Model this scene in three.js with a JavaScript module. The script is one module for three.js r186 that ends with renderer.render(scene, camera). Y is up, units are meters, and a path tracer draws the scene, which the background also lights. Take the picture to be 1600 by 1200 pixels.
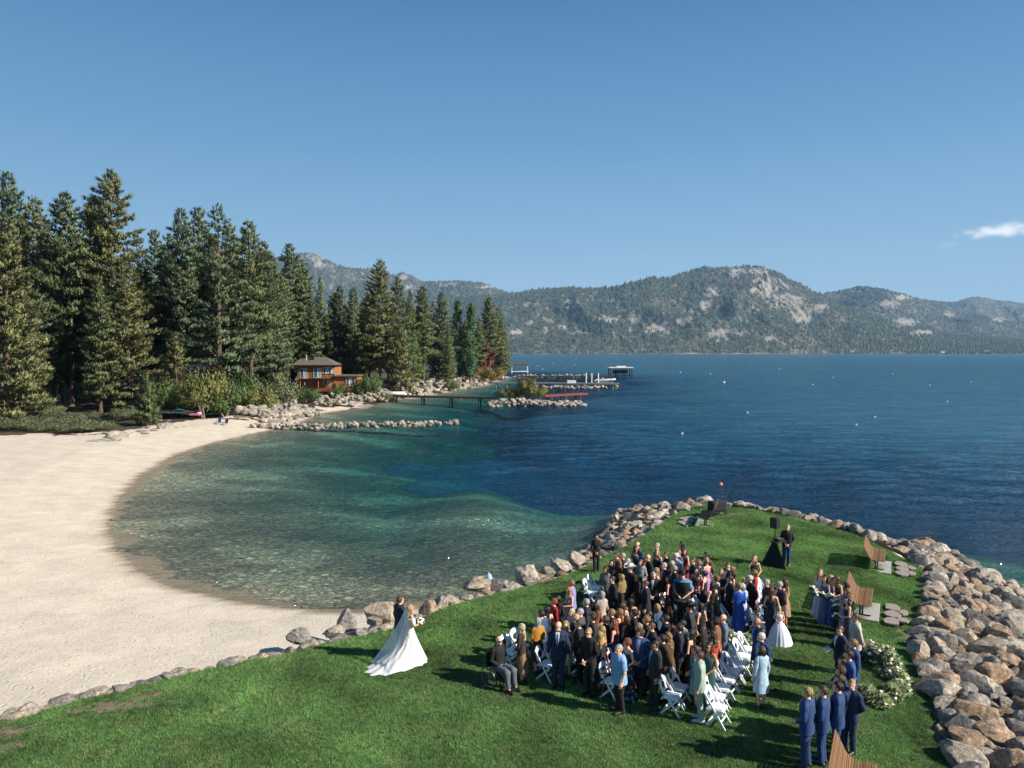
import * as THREE from 'three';
import { mergeGeometries, toCreasedNormals, mergeVertices } from 'three/addons/utils/BufferGeometryUtils.js';
import { RoundedBoxGeometry } from 'three/addons/geometries/RoundedBoxGeometry.js';
import { createNoise2D, createNoise3D } from 'simplex-noise';

// ---------------------------------------------------------------- camera, sky, sun, exposure
const F = 1110, CAM_H = 10.8, HORIZON = 550, PITCH = Math.atan((600 - HORIZON) / F);
const camera = new THREE.PerspectiveCamera(2 * Math.atan(600 / F) * 180 / Math.PI, 4 / 3, 0.5, 30000);
camera.position.set(0, CAM_H, 0);
camera.rotation.set(-PITCH, 0, 0);
const scene = new THREE.Scene();
const renderer = new THREE.WebGLRenderer({ antialias: true });
renderer.toneMapping = THREE.LinearToneMapping;
renderer.toneMappingExposure = 1.8;
renderer.shadowMap.enabled = true;
const SUN = new THREE.Vector3(2.55, 1.8, 0.95).normalize();
const sun = new THREE.DirectionalLight(new THREE.Color(1, 0.93, 0.82), 5);
sun.position.copy(SUN).multiplyScalar(300).add(new THREE.Vector3(0, 0, -60));
sun.target.position.set(0, 0, -60);
sun.castShadow = true; sun.shadow.mapSize.set(4096, 4096);
Object.assign(sun.shadow.camera, { left: -120, right: 120, top: 120, bottom: -120, near: 1, far: 700 });
scene.add(sun, sun.target);
{
  // clear afternoon sky: pale at the horizon, deep blue overhead, two small clouds
  const W = 2048, H = 1024, d = new Float32Array(W * H * 4), lerp = THREE.MathUtils.lerp, ss = THREE.MathUtils.smoothstep;
  const cn = createNoise2D(rand(77));
  const stops = [[0, 0.2444, 0.3472, 0.4250], [4, 0.2000, 0.3111, 0.4083], [9, 0.1417, 0.2611, 0.3833], [16, 0.0833, 0.1917, 0.3306], [26, 0.0411, 0.1178, 0.2444], [45, 0.0244, 0.0756, 0.1694], [90, 0.0178, 0.0556, 0.1361]];
  const clouds = [[1560, 362, 44, 11, 0.95], [1478, 384, 14, 3, 0.22]];
  const cl = clouds.map(([px, py, w, h, a]) => { const v = pixelRay(px, py); return [Math.atan2(v.z, v.x), Math.asin(v.y), w / F, h / F, a]; });
  for (let r = 0; r < H; r++) {
    const up = ((r + .5) / H - .5) * Math.PI, deg = Math.max(0, up * 180 / Math.PI);
    let k = 0; while (k < stops.length - 2 && deg > stops[k + 1][0]) k++;
    const a = stops[k], b = stops[k + 1], t = Math.min(1, (deg - a[0]) / (b[0] - a[0]));
    for (let c = 0; c < W; c++) {
      const az = ((c + .5) / W - .5) * 2 * Math.PI;
      const dot = Math.cos(up) * Math.cos(az) * SUN.x + Math.sin(up) * SUN.y + Math.cos(up) * Math.sin(az) * SUN.z;
      const glow = 1 + 0.35 * Math.pow(Math.max(0, dot), 6) + 0.06 * dot;
      const o = (r * W + c) * 4;
      let al = 0;
      for (const [ca, ce, cw, ch, ca2] of cl) {
        const u = (az - ca) / cw, v = (up - ce) / ch;
        if (Math.abs(u) > 1.6 || Math.abs(v) > 2) continue;
        const n = cn(u * 2.2, v * 1.1) * .5 + cn(u * 5.5, v * 2.6) * .28 + cn(u * 13, v * 6) * .15;
        const flat = v < 0 ? v * 1.7 : v * (1.1 - .35 * Math.sin(u * 2));
        al = Math.max(al, ca2 * ss(1 - Math.sqrt(u * u * .9 + flat * flat) + n * .55, .08, .62));
      }
      for (let i = 0; i < 3; i++) {
        const s = lerp(a[i + 1], b[i + 1], t) * glow;
        d[o + i] = lerp(s, [.58, .60, .63][i], al);
      }
      d[o + 3] = 1;
    }
  }
  const tex = new THREE.DataTexture(d, W, H, THREE.RGBAFormat, THREE.FloatType);
  tex.mapping = THREE.EquirectangularReflectionMapping; tex.magFilter = THREE.LinearFilter; tex.needsUpdate = true;
  scene.background = tex; scene.environment = tex;
}
scene.fog = new THREE.FogExp2(new THREE.Color(0.38, 0.63, 0.95), 0.000042);

// ---------------------------------------------------------------- helpers
function rand(a) { return () => { a |= 0; a = a + 0x6D2B79F5 | 0; let t = Math.imul(a ^ a >>> 15, 1 | a); t = t + Math.imul(t ^ t >>> 7, 61 | t) ^ t; return ((t ^ t >>> 14) >>> 0) / 4294967296; }; }
function pixelRay(px, py) {
  const s = Math.sin(PITCH), c = Math.cos(PITCH), u = px - 800, v = 600 - py;
  return new THREE.Vector3(u, c * v - s * F, -s * v - c * F).normalize();
}
/** The point where a pixel of the photograph meets the level plane at height y. */
function onLevel(px, py, y = 0) { const d = pixelRay(px, py), t = (y - CAM_H) / d.y; return new THREE.Vector3(d.x * t, y, d.z * t); }
/** The point along a pixel's direction at a given depth (metres in front of the camera, level). */
function atDepth(px, py, depth) { const d = pixelRay(px, py), t = -depth / d.z; return new THREE.Vector3(d.x * t, CAM_H + d.y * t, -depth); }
const { lerp, smoothstep, clamp } = THREE.MathUtils;
const n2a = createNoise2D(rand(1)), n2b = createNoise2D(rand(2)), n3 = createNoise3D(rand(3));
const fbm = (x, y, o = 4) => { let s = 0, a = .5; for (let i = 0; i < o; i++) { s += a * n2a(x, y); x = x * 2.03 + 17.1; y = y * 2.03 - 9.7; a *= .5; } return s; };
const C = (r, g, b) => new THREE.Color().setRGB(r, g, b);
const hex = (h) => new THREE.Color(h);
function mat(color, roughness = .8, more = {}) { return new THREE.MeshStandardMaterial({ color: color.isColor ? color : hex(color), roughness, ...more }); }
const taken = {};
function numbered(name) { const n = taken[name] = (taken[name] ?? -1) + 1; return n ? name + '_' + String(n).padStart(3, '0') : name; }
function tag(o, label, category, group, kind) { if (label) o.userData.label = label; if (category) o.userData.category = category; if (group) o.userData.group = group; if (kind) o.userData.kind = kind; return o; }
function thing(name, label, category, pos, turn = 0, group) {
  const o = new THREE.Group(); o.name = numbered(name); if (pos) o.position.copy(pos); o.rotation.y = turn;
  tag(o, label, category, group); scene.add(o); return o;
}
function part(parent, name, geometry, material) { const m = new THREE.Mesh(geometry, material); m.name = name; parent.add(m); return m; }
function structure(name, geometry, material) { const m = part(scene, numbered(name), geometry, material); m.userData.kind = 'structure'; return m; }
function box(w, h, d, x = 0, y = 0, z = 0, r = 0) { const g = r ? new RoundedBoxGeometry(w, h, d, 2, r) : new THREE.BoxGeometry(w, h, d); return g.translate(x, y, z); }
function bar(a, b, r, seg = 6, r2 = r) {   // a round bar from a to b
  const A = new THREE.Vector3(...a), B = new THREE.Vector3(...b), g = new THREE.CylinderGeometry(r2, r, A.distanceTo(B), seg, 1);
  g.applyQuaternion(new THREE.Quaternion().setFromUnitVectors(new THREE.Vector3(0, 1, 0), B.clone().sub(A).normalize()));
  return g.translate((A.x + B.x) / 2, (A.y + B.y) / 2, (A.z + B.z) / 2);
}
function beam(a, b, w, h) {   // a rectangular bar from a to b, w along x where it can
  const A = new THREE.Vector3(...a), B = new THREE.Vector3(...b), g = new THREE.BoxGeometry(w, h, A.distanceTo(B));
  const m = new THREE.Matrix4().lookAt(A, B, new THREE.Vector3(0, 1, 0.001)); m.setPosition((A.x + B.x) / 2, (A.y + B.y) / 2, (A.z + B.z) / 2);
  return g.applyMatrix4(m);
}
function merge(list) { return mergeGeometries(list.map((g) => { const k = g.index ? g.toNonIndexed() : g.clone(); for (const n of Object.keys(k.attributes)) if (!['position', 'normal', 'uv'].includes(n)) k.deleteAttribute(n); if (!k.attributes.uv) k.setAttribute('uv', new THREE.BufferAttribute(new Float32Array(k.attributes.position.count * 2), 2)); return k; })); }
function geo(pos, idx, { uv, color, normal } = {}) {
  const g = new THREE.BufferGeometry();
  g.setAttribute('position', new THREE.BufferAttribute(pos instanceof Float32Array ? pos : new Float32Array(pos), 3));
  if (idx) g.setIndex(new THREE.BufferAttribute(idx instanceof Uint32Array ? idx : new Uint32Array(idx), 1));
  if (uv) g.setAttribute('uv', new THREE.BufferAttribute(new Float32Array(uv), 2));
  if (color) g.setAttribute('color', new THREE.BufferAttribute(new Float32Array(color), 3));
  if (normal) g.setAttribute('normal', new THREE.BufferAttribute(new Float32Array(normal), 3)); else g.computeVertexNormals();
  return g;
}
/** Turns every loose triangle so that its face looks the way of its given normals. */
function facing(P, N) {
  for (let i = 0; i < P.length; i += 9) {
    const ax = P[i + 3] - P[i], ay = P[i + 4] - P[i + 1], az = P[i + 5] - P[i + 2], bx = P[i + 6] - P[i], by = P[i + 7] - P[i + 1], bz = P[i + 8] - P[i + 2];
    if ((ay * bz - az * by) * N[i] + (az * bx - ax * bz) * N[i + 1] + (ax * by - ay * bx) * N[i + 2] < 0) for (let k = 3; k < 6; k++) { [P[i + k], P[i + k + 3]] = [P[i + k + 3], P[i + k]]; [N[i + k], N[i + k + 3]] = [N[i + k + 3], N[i + k]]; }
  }
}
// noise that repeats over 0..1, for textures
function tiled(seed) {
  const r = rand(seed), N = 256, v = Float32Array.from({ length: N * N }, r);
  const at = (x, y, p) => v[(((y % p) + p) % p) * N + (((x % p) + p) % p)];
  return (u, w, p) => { const x = u * p, y = w * p, i = Math.floor(x), j = Math.floor(y), f = x - i, g = y - j, s = f * f * (3 - 2 * f), t = g * g * (3 - 2 * g); return lerp(lerp(at(i, j, p), at(i + 1, j, p), s), lerp(at(i, j + 1, p), at(i + 1, j + 1, p), s), t); };
}
function texture(size, fn, srgb = true, repeat = 1) {
  const d = new Uint8Array(size * size * 4);
  for (let y = 0; y < size; y++) for (let x = 0; x < size; x++) { const c = fn((x + .5) / size, (y + .5) / size), o = (y * size + x) * 4; for (let i = 0; i < 3; i++) d[o + i] = clamp(c[i] ?? c[0], 0, 1) * 255; d[o + 3] = 255; }
  const t = new THREE.DataTexture(d, size, size); t.wrapS = t.wrapT = THREE.RepeatWrapping; t.magFilter = THREE.LinearFilter; t.minFilter = THREE.LinearMipmapLinearFilter; t.generateMipmaps = true;
  if (srgb) t.colorSpace = THREE.SRGBColorSpace; t.repeat.set(repeat, repeat); t.needsUpdate = true; return t;
}
const WHITE = C(1, 1, 1);
// ---------------------------------------------------------------- shore lines (traced where water meets land, at lake level)
const px0 = (list) => list.map(([x, y]) => { const p = onLevel(x, y, 0); return [p.x, p.z]; });
const shore = [
  [17, 60], [17.5, 30], [18, 0], [19, -12], [20.6, -24],
  ...px0([[1600, 947], [1562, 922], [1520, 903], [1478, 880], [1438, 856]]), [19.9, -37.6], [18.5, -40.8], [16.7, -43.6], [14.4, -45.8], [12.2, -47], [9.8, -47.2], ...px0([[985, 803], [973, 824]]), [5.6, -39.2], [4.2, -36.6], [2.9, -34.2], [1.7, -32.4], [.5, -31.1], [-.7, -30.1], [-1.9, -29.3], [-3.0, -28.8], ...px0([[640, 947], [600, 953], [540, 957], [480, 953], [420, 946], [340, 934], [270, 917], [215, 890], [182, 860], [168, 825], [180, 788], [215, 747], [270, 713], [330, 693], [395, 678],
    [440, 669], [470, 660], [496, 647], [545, 640], [590, 631], [612, 625], [650, 621], [700, 612], [760, 601], [778, 595], [797, 588]]),
  [-22, -345], [-70, -430], [-400, -900], [-3000, -2500], [-7000, -3600], [-9000, -9000], [9000, -9000], [9000, 60]];
function edgeDistance(poly, x, z) {
  let best = 1e9, inside = false;
  for (let i = 0, n = poly.length; i < n; i++) {
    const [ax, az] = poly[i], [bx, bz] = poly[(i + 1) % n], dx = bx - ax, dz = bz - az;
    const t = Math.min(1, Math.max(0, ((x - ax) * dx + (z - az) * dz) / (dx * dx + dz * dz)));
    const ex = ax + t * dx - x, ez = az + t * dz - z, d = ex * ex + ez * ez;
    if (d < best) best = d;
    if ((az > z) !== (bz > z) && x < ax + (z - az) / dz * dx) inside = !inside;
  }
  return (inside ? 1 : -1) * Math.sqrt(best);
}
function nearestOn(poly, x, z) {
  let best = 1e9, out = [x, z];
  for (let i = 0, n = poly.length; i < n; i++) {
    const [ax, az] = poly[i], [bx, bz] = poly[(i + 1) % n], dx = bx - ax, dz = bz - az;
    const t = Math.min(1, Math.max(0, ((x - ax) * dx + (z - az) * dz) / (dx * dx + dz * dz)));
    const p = [ax + t * dx, az + t * dz], d = (p[0] - x) ** 2 + (p[1] - z) ** 2;
    if (d < best) { best = d; out = p; }
  }
  return out;
}
const LAWN_Y = 1.5;
const lawnPx = [[0, 1115], [60, 1100], [120, 1083], [180, 1069], [260, 1051], [340, 1034], [420, 1017], [500, 998], [560, 984], [610, 975], [660, 955], [705, 938], [745, 926], [800, 914], [850, 902], [900, 888], [940, 868], [980, 848], [1015, 828], [1045, 806], [1075, 789], [1110, 783], [1160, 788], [1230, 800], [1300, 817], [1370, 839], [1415, 857], [1436, 880], [1446, 912], [1440, 950], [1424, 1000], [1436, 1040], [1470, 1085], [1463, 1125], [1482, 1165], [1490, 1200]];
const lawn = [...lawnPx.map(([x, y]) => { const p = onLevel(x, y, LAWN_Y); return [p.x, p.z]; }), [9.6, -12], [10, 0], [10, 14], [-24, 14], [-24, -12]];
function lawnY(x, z) {
  const d = edgeDistance(lawn, x, z);
  return LAWN_Y + .07 * fbm(x * .09, z * .09, 3) + .012 * n2b(x * .8, z * .8) - .22 * smoothstep(2.6 - d, 0, 2.6);
}
/** Height of the land and of the lake bed. */
function groundY(x, z, s = -edgeDistance(shore, x, z)) {
  if (s < 0) {                                   // under water
    const d = -s, west = smoothstep(-x, -6, 4), k = lerp(.34, .085, west);
    let y = -(k * Math.min(d, 5)) - lerp(.16, .05, west) * clamp(d - 5, 0, 40) - .0032 * clamp(d - 5, 0, 40) ** 2;
    y += .10 * fbm(x * .35, z * .35, 3) * smoothstep(d, 1, 6);
    return y;
  }
  const l = edgeDistance(lawn, x, z);
  if (x > 4 && z > -60 || l > -1.2 && x > -5.5) { const r = Math.min(1.3, .27 * s); return l > 0 ? 1.15 : Math.min(r, 1.2); }
  let y = .105 * Math.min(s, 8) + .022 * clamp(s - 8, 0, 30) + .05 * clamp(s - 30, 0, 60);
  y += .05 * fbm(x * .22, z * .22, 3) * smoothstep(s, .8, 4) + .35 * fbm(x * .05, z * .05, 3) * smoothstep(s, 14, 40);
  return y;
}
// ---------------------------------------------------------------- textures of the ground
const t1 = tiled(11), t2 = tiled(12), t3 = tiled(13);
const sandMap = texture(1024, (u, v) => { const k = .90 + .07 * (t1(u, v, 8) - .5) + .05 * (t2(u, v, 32) - .5) + .10 * (t3(u, v, 250) - .5) + .05 * (t1(u, v, 128) - .5); return [k, k * .995, k * .985]; });
const sandBump = (() => {
  const N = 1024, h = new Float32Array(N * N), r = rand(31);
  for (let y = 0; y < N; y++) for (let x = 0; x < N; x++) h[y * N + x] = .60 + .16 * (t1(x / N, y / N, 24) - .5) + .12 * (t2(x / N, y / N, 70) - .5) + .05 * (t3(x / N, y / N, 220) - .5);
  for (let k = 0; k < 620; k++) {                // footprints and scuffs
    const cx = r() * N, cy = r() * N, a = r() * 6.3, L = 9 + r() * 14, w = 5 + r() * 6, dep = .12 + r() * .22, ca = Math.cos(a), sa = Math.sin(a), R = Math.ceil(L * 1.8);
    for (let j = -R; j <= R; j++) for (let i = -R; i <= R; i++) {
      const u = (i * ca + j * sa) / L, v = (-i * sa + j * ca) / w, q = Math.sqrt(u * u + v * v); if (q > 1.7) continue;
      const o = ((Math.floor(cy + j) + N) % N) * N + (Math.floor(cx + i) + N) % N;
      h[o] += q < 1 ? -dep * (1 - q * q) : .35 * dep * (1 - Math.abs(q - 1.3) / .4) * (q > .9 ? 1 : 0);
    }
  }
  return texture(N, (u, v) => { const k = h[Math.floor(v * N) * N + Math.floor(u * N)]; return [k, k, k]; }, false);
})();
const cobbleMap = (() => {                       // stones lying on the lake bed
  const N = 1024, cv = document.createElement('canvas'); cv.width = cv.height = N; const c = cv.getContext('2d'), r = rand(41);
  c.fillStyle = '#6f6d5e'; c.fillRect(0, 0, N, N);
  for (let k = 0; k < 5200; k++) {
    const big = r() < .10, R = big ? 12 + r() * 20 : 4 + r() * 9, x = r() * N, y = r() * N, a = r() * 3.2, l = r(), tint = [[150, 146, 130], [120, 120, 112], [168, 152, 120], [98, 98, 88], [186, 178, 158], [84, 88, 80]][Math.floor(r() * 6)], b = .75 + .4 * l;
    c.fillStyle = `rgb(${tint.map((q) => Math.min(255, q * b) | 0).join()})`;
    for (const ox of [-N, 0, N]) for (const oy of [-N, 0, N]) { if (x + ox < -40 || x + ox > N + 40 || y + oy < -40 || y + oy > N + 40) continue; c.beginPath(); c.ellipse(x + ox, y + oy, R, R * (.6 + .35 * l), a, 0, 6.3); c.fill(); }
  }
  const t = new THREE.CanvasTexture(cv); t.wrapS = t.wrapT = THREE.RepeatWrapping; t.colorSpace = THREE.SRGBColorSpace; return t;
})();
const litterMap = texture(512, (u, v) => { const k = .65 + .5 * (t1(u, v, 60) - .5) + .4 * (t2(u, v, 200) - .5); return [k, k * .96, k * .9]; });
const turfMap = texture(1024, (u, v) => { const k = .72 + .30 * (t1(u, v, 90) - .5) + .45 * (t2(u, v, 250) - .5) + .14 * (t3(u, v, 12) - .5); return [k, k, k * .92]; });
// ---------------------------------------------------------------- land, beach and lake bed from one height field
const sandMat = mat(WHITE, .95, { vertexColors: true, map: sandMap, bumpMap: sandBump, bumpScale: .04 });
const bedMat = mat(WHITE, .9, { vertexColors: true, map: cobbleMap });
const floorMat = mat(WHITE, .95, { vertexColors: true, map: litterMap, bumpMap: litterMap, bumpScale: .15 });
function terrain(x0, x1, z0, z1, step, drop = 0, skip = null, far = false) {
  const nx = Math.round((x1 - x0) / step), nz = Math.round((z1 - z0) / step), P = [], S = [], V = [];
  for (let j = 0; j <= nz; j++) for (let i = 0; i <= nx; i++) {
    const x = x0 + i * step, z = z0 + j * step, s = -edgeDistance(shore, x, z);
    P.push(x, groundY(x, z, s) - drop, z); S.push(s); V.push(fbm(x * .12, z * .12, 4));
  }
  const kinds = { lake_bed: [], beach: [], forest_floor: [] }, id = (i, j) => j * (nx + 1) + i;
  const woods = (x, z, s, v) => z < -84 + .25 * (x + 40) * -.2 + v * 7 && s > 13 + v * 10 - (z < -116 ? 9 : 0) || x < -80 || (z < -150 && s > 1.5);
  for (let j = 0; j < nz; j++) for (let i = 0; i < nx; i++) {
    const a = id(i, j), b = id(i + 1, j), c = id(i, j + 1), d = id(i + 1, j + 1);
    const mx = x0 + (i + .5) * step, mz = z0 + (j + .5) * step, s = (S[a] + S[b] + S[c] + S[d]) / 4;
    if (skip && skip(mx, mz)) continue;
    const k = s < -.7 + V[a] * 1.2 ? 'lake_bed' : woods(mx, mz, s, V[a]) ? 'forest_floor' : 'beach';
    kinds[k].push(a, c, b, b, c, d);
  }
  for (const [name, idx] of Object.entries(kinds)) {
    if (!idx.length) continue;
    const map = new Map(), pos = [], col = [], uv = [], out = [];
    for (const q of idx) {
      if (!map.has(q)) {
        map.set(q, pos.length / 3);
        const x = P[q * 3], y = P[q * 3 + 1], z = P[q * 3 + 2], s = S[q], v = V[q], w = fbm(x * .5 + 40, z * .5, 3);
        pos.push(x, y, z); const sc = name === 'beach' ? 7 : name === 'lake_bed' ? 7 : 6; uv.push(x / sc, z / sc);
        if (name === 'beach') {
          const wet = 1 - smoothstep(s + w * .4, .16, .56), damp = (1 - smoothstep(s + w * 1.2, .5, 1.3)) * .14, k = 1 + .07 * v + .05 * w, m = Math.max(wet, damp);
          col.push(lerp(.66 * k, .28, m), lerp(.572 * k, .205, m), lerp(.462 * k, .13, m));
        } else if (name === 'lake_bed') {
          // pale sand, olive cobbles and dark weedy patches lying on the bottom
          const big = fbm(x * .045 + 3, z * .075 + 8, 4), weed = smoothstep(big, .02, .30) * smoothstep(-s, 3, 9), sandy = smoothstep(-big, .05, .35);
          const k = 1 + .25 * w, base = [lerp(.42, .85, sandy), lerp(.42, .86, sandy), lerp(.33, .68, sandy)];
          col.push(lerp(base[0], .20, weed * .8) * k, lerp(base[1], .25, weed * .8) * k, lerp(base[2], .20, weed * .8) * k);
        } else {
          const g = smoothstep(fbm(x * .06 - 9, z * .06, 3), -.05, .35), k = 1 + .3 * w;
          col.push(lerp(.19, .075, g) * k, lerp(.135, .10, g) * k, lerp(.085, .035, g) * k);
        }
      }
      out.push(map.get(q));
    }
    structure(name, geo(pos, out, { uv, color: col }), name === 'beach' ? sandMat : name === 'lake_bed' ? bedMat : floorMat);
  }
}
terrain(-76, 46, -132, 12, .5);
terrain(-280, 60, -440, 20, 3, .06, (x, z) => x > -75 && x < 45 && z > -131 && z < 11);
structure('lake_bed', new THREE.PlaneGeometry(18000, 9000).rotateX(-Math.PI / 2).translate(0, -11.6, -4300), mat(C(.22, .20, .16), 1));
// ---------------------------------------------------------------- lawn
const dirtSpots = [[185, 1098, 1.5, .45], [25, 1132, .9, .5], [8, 1165, .5, .4], [1136, 803, 1.1, .5], [1427, 985, .5, 1.1], [1470, 1102, .35, .5], [1480, 1140, .35, .6], [240, 1080, .7, .25], [800, 1090, .8, .3]].map(([x, y, rx, rz], i) => { const p = onLevel(x, y, LAWN_Y); return [p.x, p.z, rx, rz, i === 8 ? .35 : 1]; });
function bare(x, z) {
  let m = 0; const n = fbm(x * 1.4, z * 1.4, 3) * .9 + n2b(x * 5, z * 5) * .25;
  for (const [cx, cz, rx, rz, a] of dirtSpots) m = Math.max(m, a * smoothstep(1 - Math.hypot((x - cx) / rx, (z - cz) / rz) + n, .05, .4));
  return m;
}
{
  const step = .16, x0 = -24, x1 = 18, z0 = -46, z1 = 14, nx = Math.round((x1 - x0) / step), nz = Math.round((z1 - z0) / step);
  const ins = new Uint8Array((nx + 1) * (nz + 1)), id = (i, j) => j * (nx + 1) + i;
  for (let j = 0; j <= nz; j++) for (let i = 0; i <= nx; i++) ins[id(i, j)] = edgeDistance(lawn, x0 + i * step, z0 + j * step) > 0 ? 1 : 0;
  const map = new Map(), pos = [], col = [], uv = [], idx = [];
  const vert = (i, j) => {
    const q = id(i, j); if (map.has(q)) return map.get(q);
    let x = x0 + i * step, z = z0 + j * step; if (!ins[q]) [x, z] = nearestOn(lawn, x, z);
    const k = .85 + .35 * fbm(x * .25, z * .25, 4) + .25 * fbm(x * 1.1, z * 1.1, 2), b = bare(x, z);
    pos.push(x, lawnY(x, z), z); uv.push(x / 3, z / 3);
    col.push(lerp(.095 * k, .38, b), lerp(.165 * k, .29, b), lerp(.040 * k, .20, b));
    map.set(q, pos.length / 3 - 1); return pos.length / 3 - 1;
  };
  for (let j = 0; j < nz; j++) for (let i = 0; i < nx; i++) {
    if (!(ins[id(i, j)] | ins[id(i + 1, j)] | ins[id(i, j + 1)] | ins[id(i + 1, j + 1)])) continue;
    const a = vert(i, j), b = vert(i + 1, j), c = vert(i, j + 1), d = vert(i + 1, j + 1); idx.push(a, c, b, b, c, d);
  }
  structure('lawn', geo(pos, idx, { uv, color: col }), mat(WHITE, .95, { vertexColors: true, map: turfMap, bumpMap: turfMap, bumpScale: .03 }));
  // soil bank under the lawn's edge
  const bp = [], bi = [], n = lawn.length; let c = 0;
  for (let i = 0; i < n; i++) {
    const [ax, az] = lawn[i], [bx, bz] = lawn[(i + 1) % n], m = Math.max(1, Math.round(Math.hypot(bx - ax, bz - az) / .6));
    for (let k = 0; k < m; k++) { const x = lerp(ax, bx, k / m), z = lerp(az, bz, k / m); bp.push(x, lawnY(x, z) - .004, z, x, .5, z); c++; }
  }
  for (let i = 0; i < c; i++) { const a = i * 2, b = (i + 1) % c * 2; bi.push(a, a + 1, b, b, a + 1, b + 1); }
  structure('soil_bank', geo(bp, bi), mat(C(.16, .12, .08), 1));
  // grass blades
  const r = rand(51), tuft = [], tn = [];
  for (let k = 0; k < 26; k++) {
    const a = r() * 6.3, q = Math.sqrt(r()) * .075, x = Math.cos(a) * q, z = Math.sin(a) * q, b = r() * 6.3, w = .004 + r() * .003, h = .020 + r() * .028, lx = (r() - .5) * .07, lz = (r() - .5) * .07, dx = Math.cos(b) * w, dz = Math.sin(b) * w;
    tuft.push(x - dx, -.01, z - dz, x + dx, -.01, z + dz, x + lx, h, z + lz);
    const nn = new THREE.Vector3(2 * dx, 0, 2 * dz).cross(new THREE.Vector3(lx, h, lz)).normalize(); if (nn.y < 0) nn.negate(); nn.y += .7; nn.normalize(); for (let i = 0; i < 3; i++) tn.push(nn.x, nn.y, nn.z);
  }
  const spots = [];
  for (let k = 0; k < 300000 && spots.length < 130000; k++) {
    const x = lerp(-16, 18, r()), z = -lerp(13, 46, r()), depth = -z;
    if (Math.abs(x) > depth * .76 + 1) continue;
    if (r() > (depth < 22 ? 1 : depth < 32 ? .62 : .4)) continue;
    if (edgeDistance(lawn, x, z) < -.07 || r() < bare(x, z) * .92) continue;
    spots.push([x, z]);
  }
  facing(tuft, tn);
  const im = new THREE.InstancedMesh(geo(tuft, null, { normal: tn }), new THREE.MeshPhysicalMaterial({ color: WHITE, roughness: .9, transmission: .25, thickness: 0, specularIntensity: .3 }), spots.length), M = new THREE.Matrix4(), q = new THREE.Quaternion(), Y = new THREE.Vector3(0, 1, 0), col3 = new THREE.Color();
  spots.forEach(([x, z], i) => {
    const s = (-z > 30 ? 1.5 : -z > 22 ? 1.25 : 1) * (.8 + r() * .5), f = fbm(x * .3 + 5, z * .3, 3), dry = smoothstep(fbm(x * .55, z * .55, 3), .18, .45), rows = .10 * Math.sin((x * .53 - z * .85) * 2.2);
    M.compose(new THREE.Vector3(x, lawnY(x, z), z), q.setFromAxisAngle(Y, r() * 6.3), new THREE.Vector3(s, s * (.8 + r() * .5), s)); im.setMatrixAt(i, M);
    const k = .95 + .6 * f + .85 * (r() - .5) + rows + .35 * fbm(x * .09 + 31, z * .16, 3);
    im.setColorAt(i, col3.setRGB(lerp(.150, .240, dry * .5) * k, lerp(.280, .292, dry * .5) * k, lerp(.082, .108, dry * .5) * k));
  });
  im.name = 'lawn_grass'; tag(im, 'short mown green grass growing over the whole lawn', 'grass', null, 'stuff'); scene.add(im);
}
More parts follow.
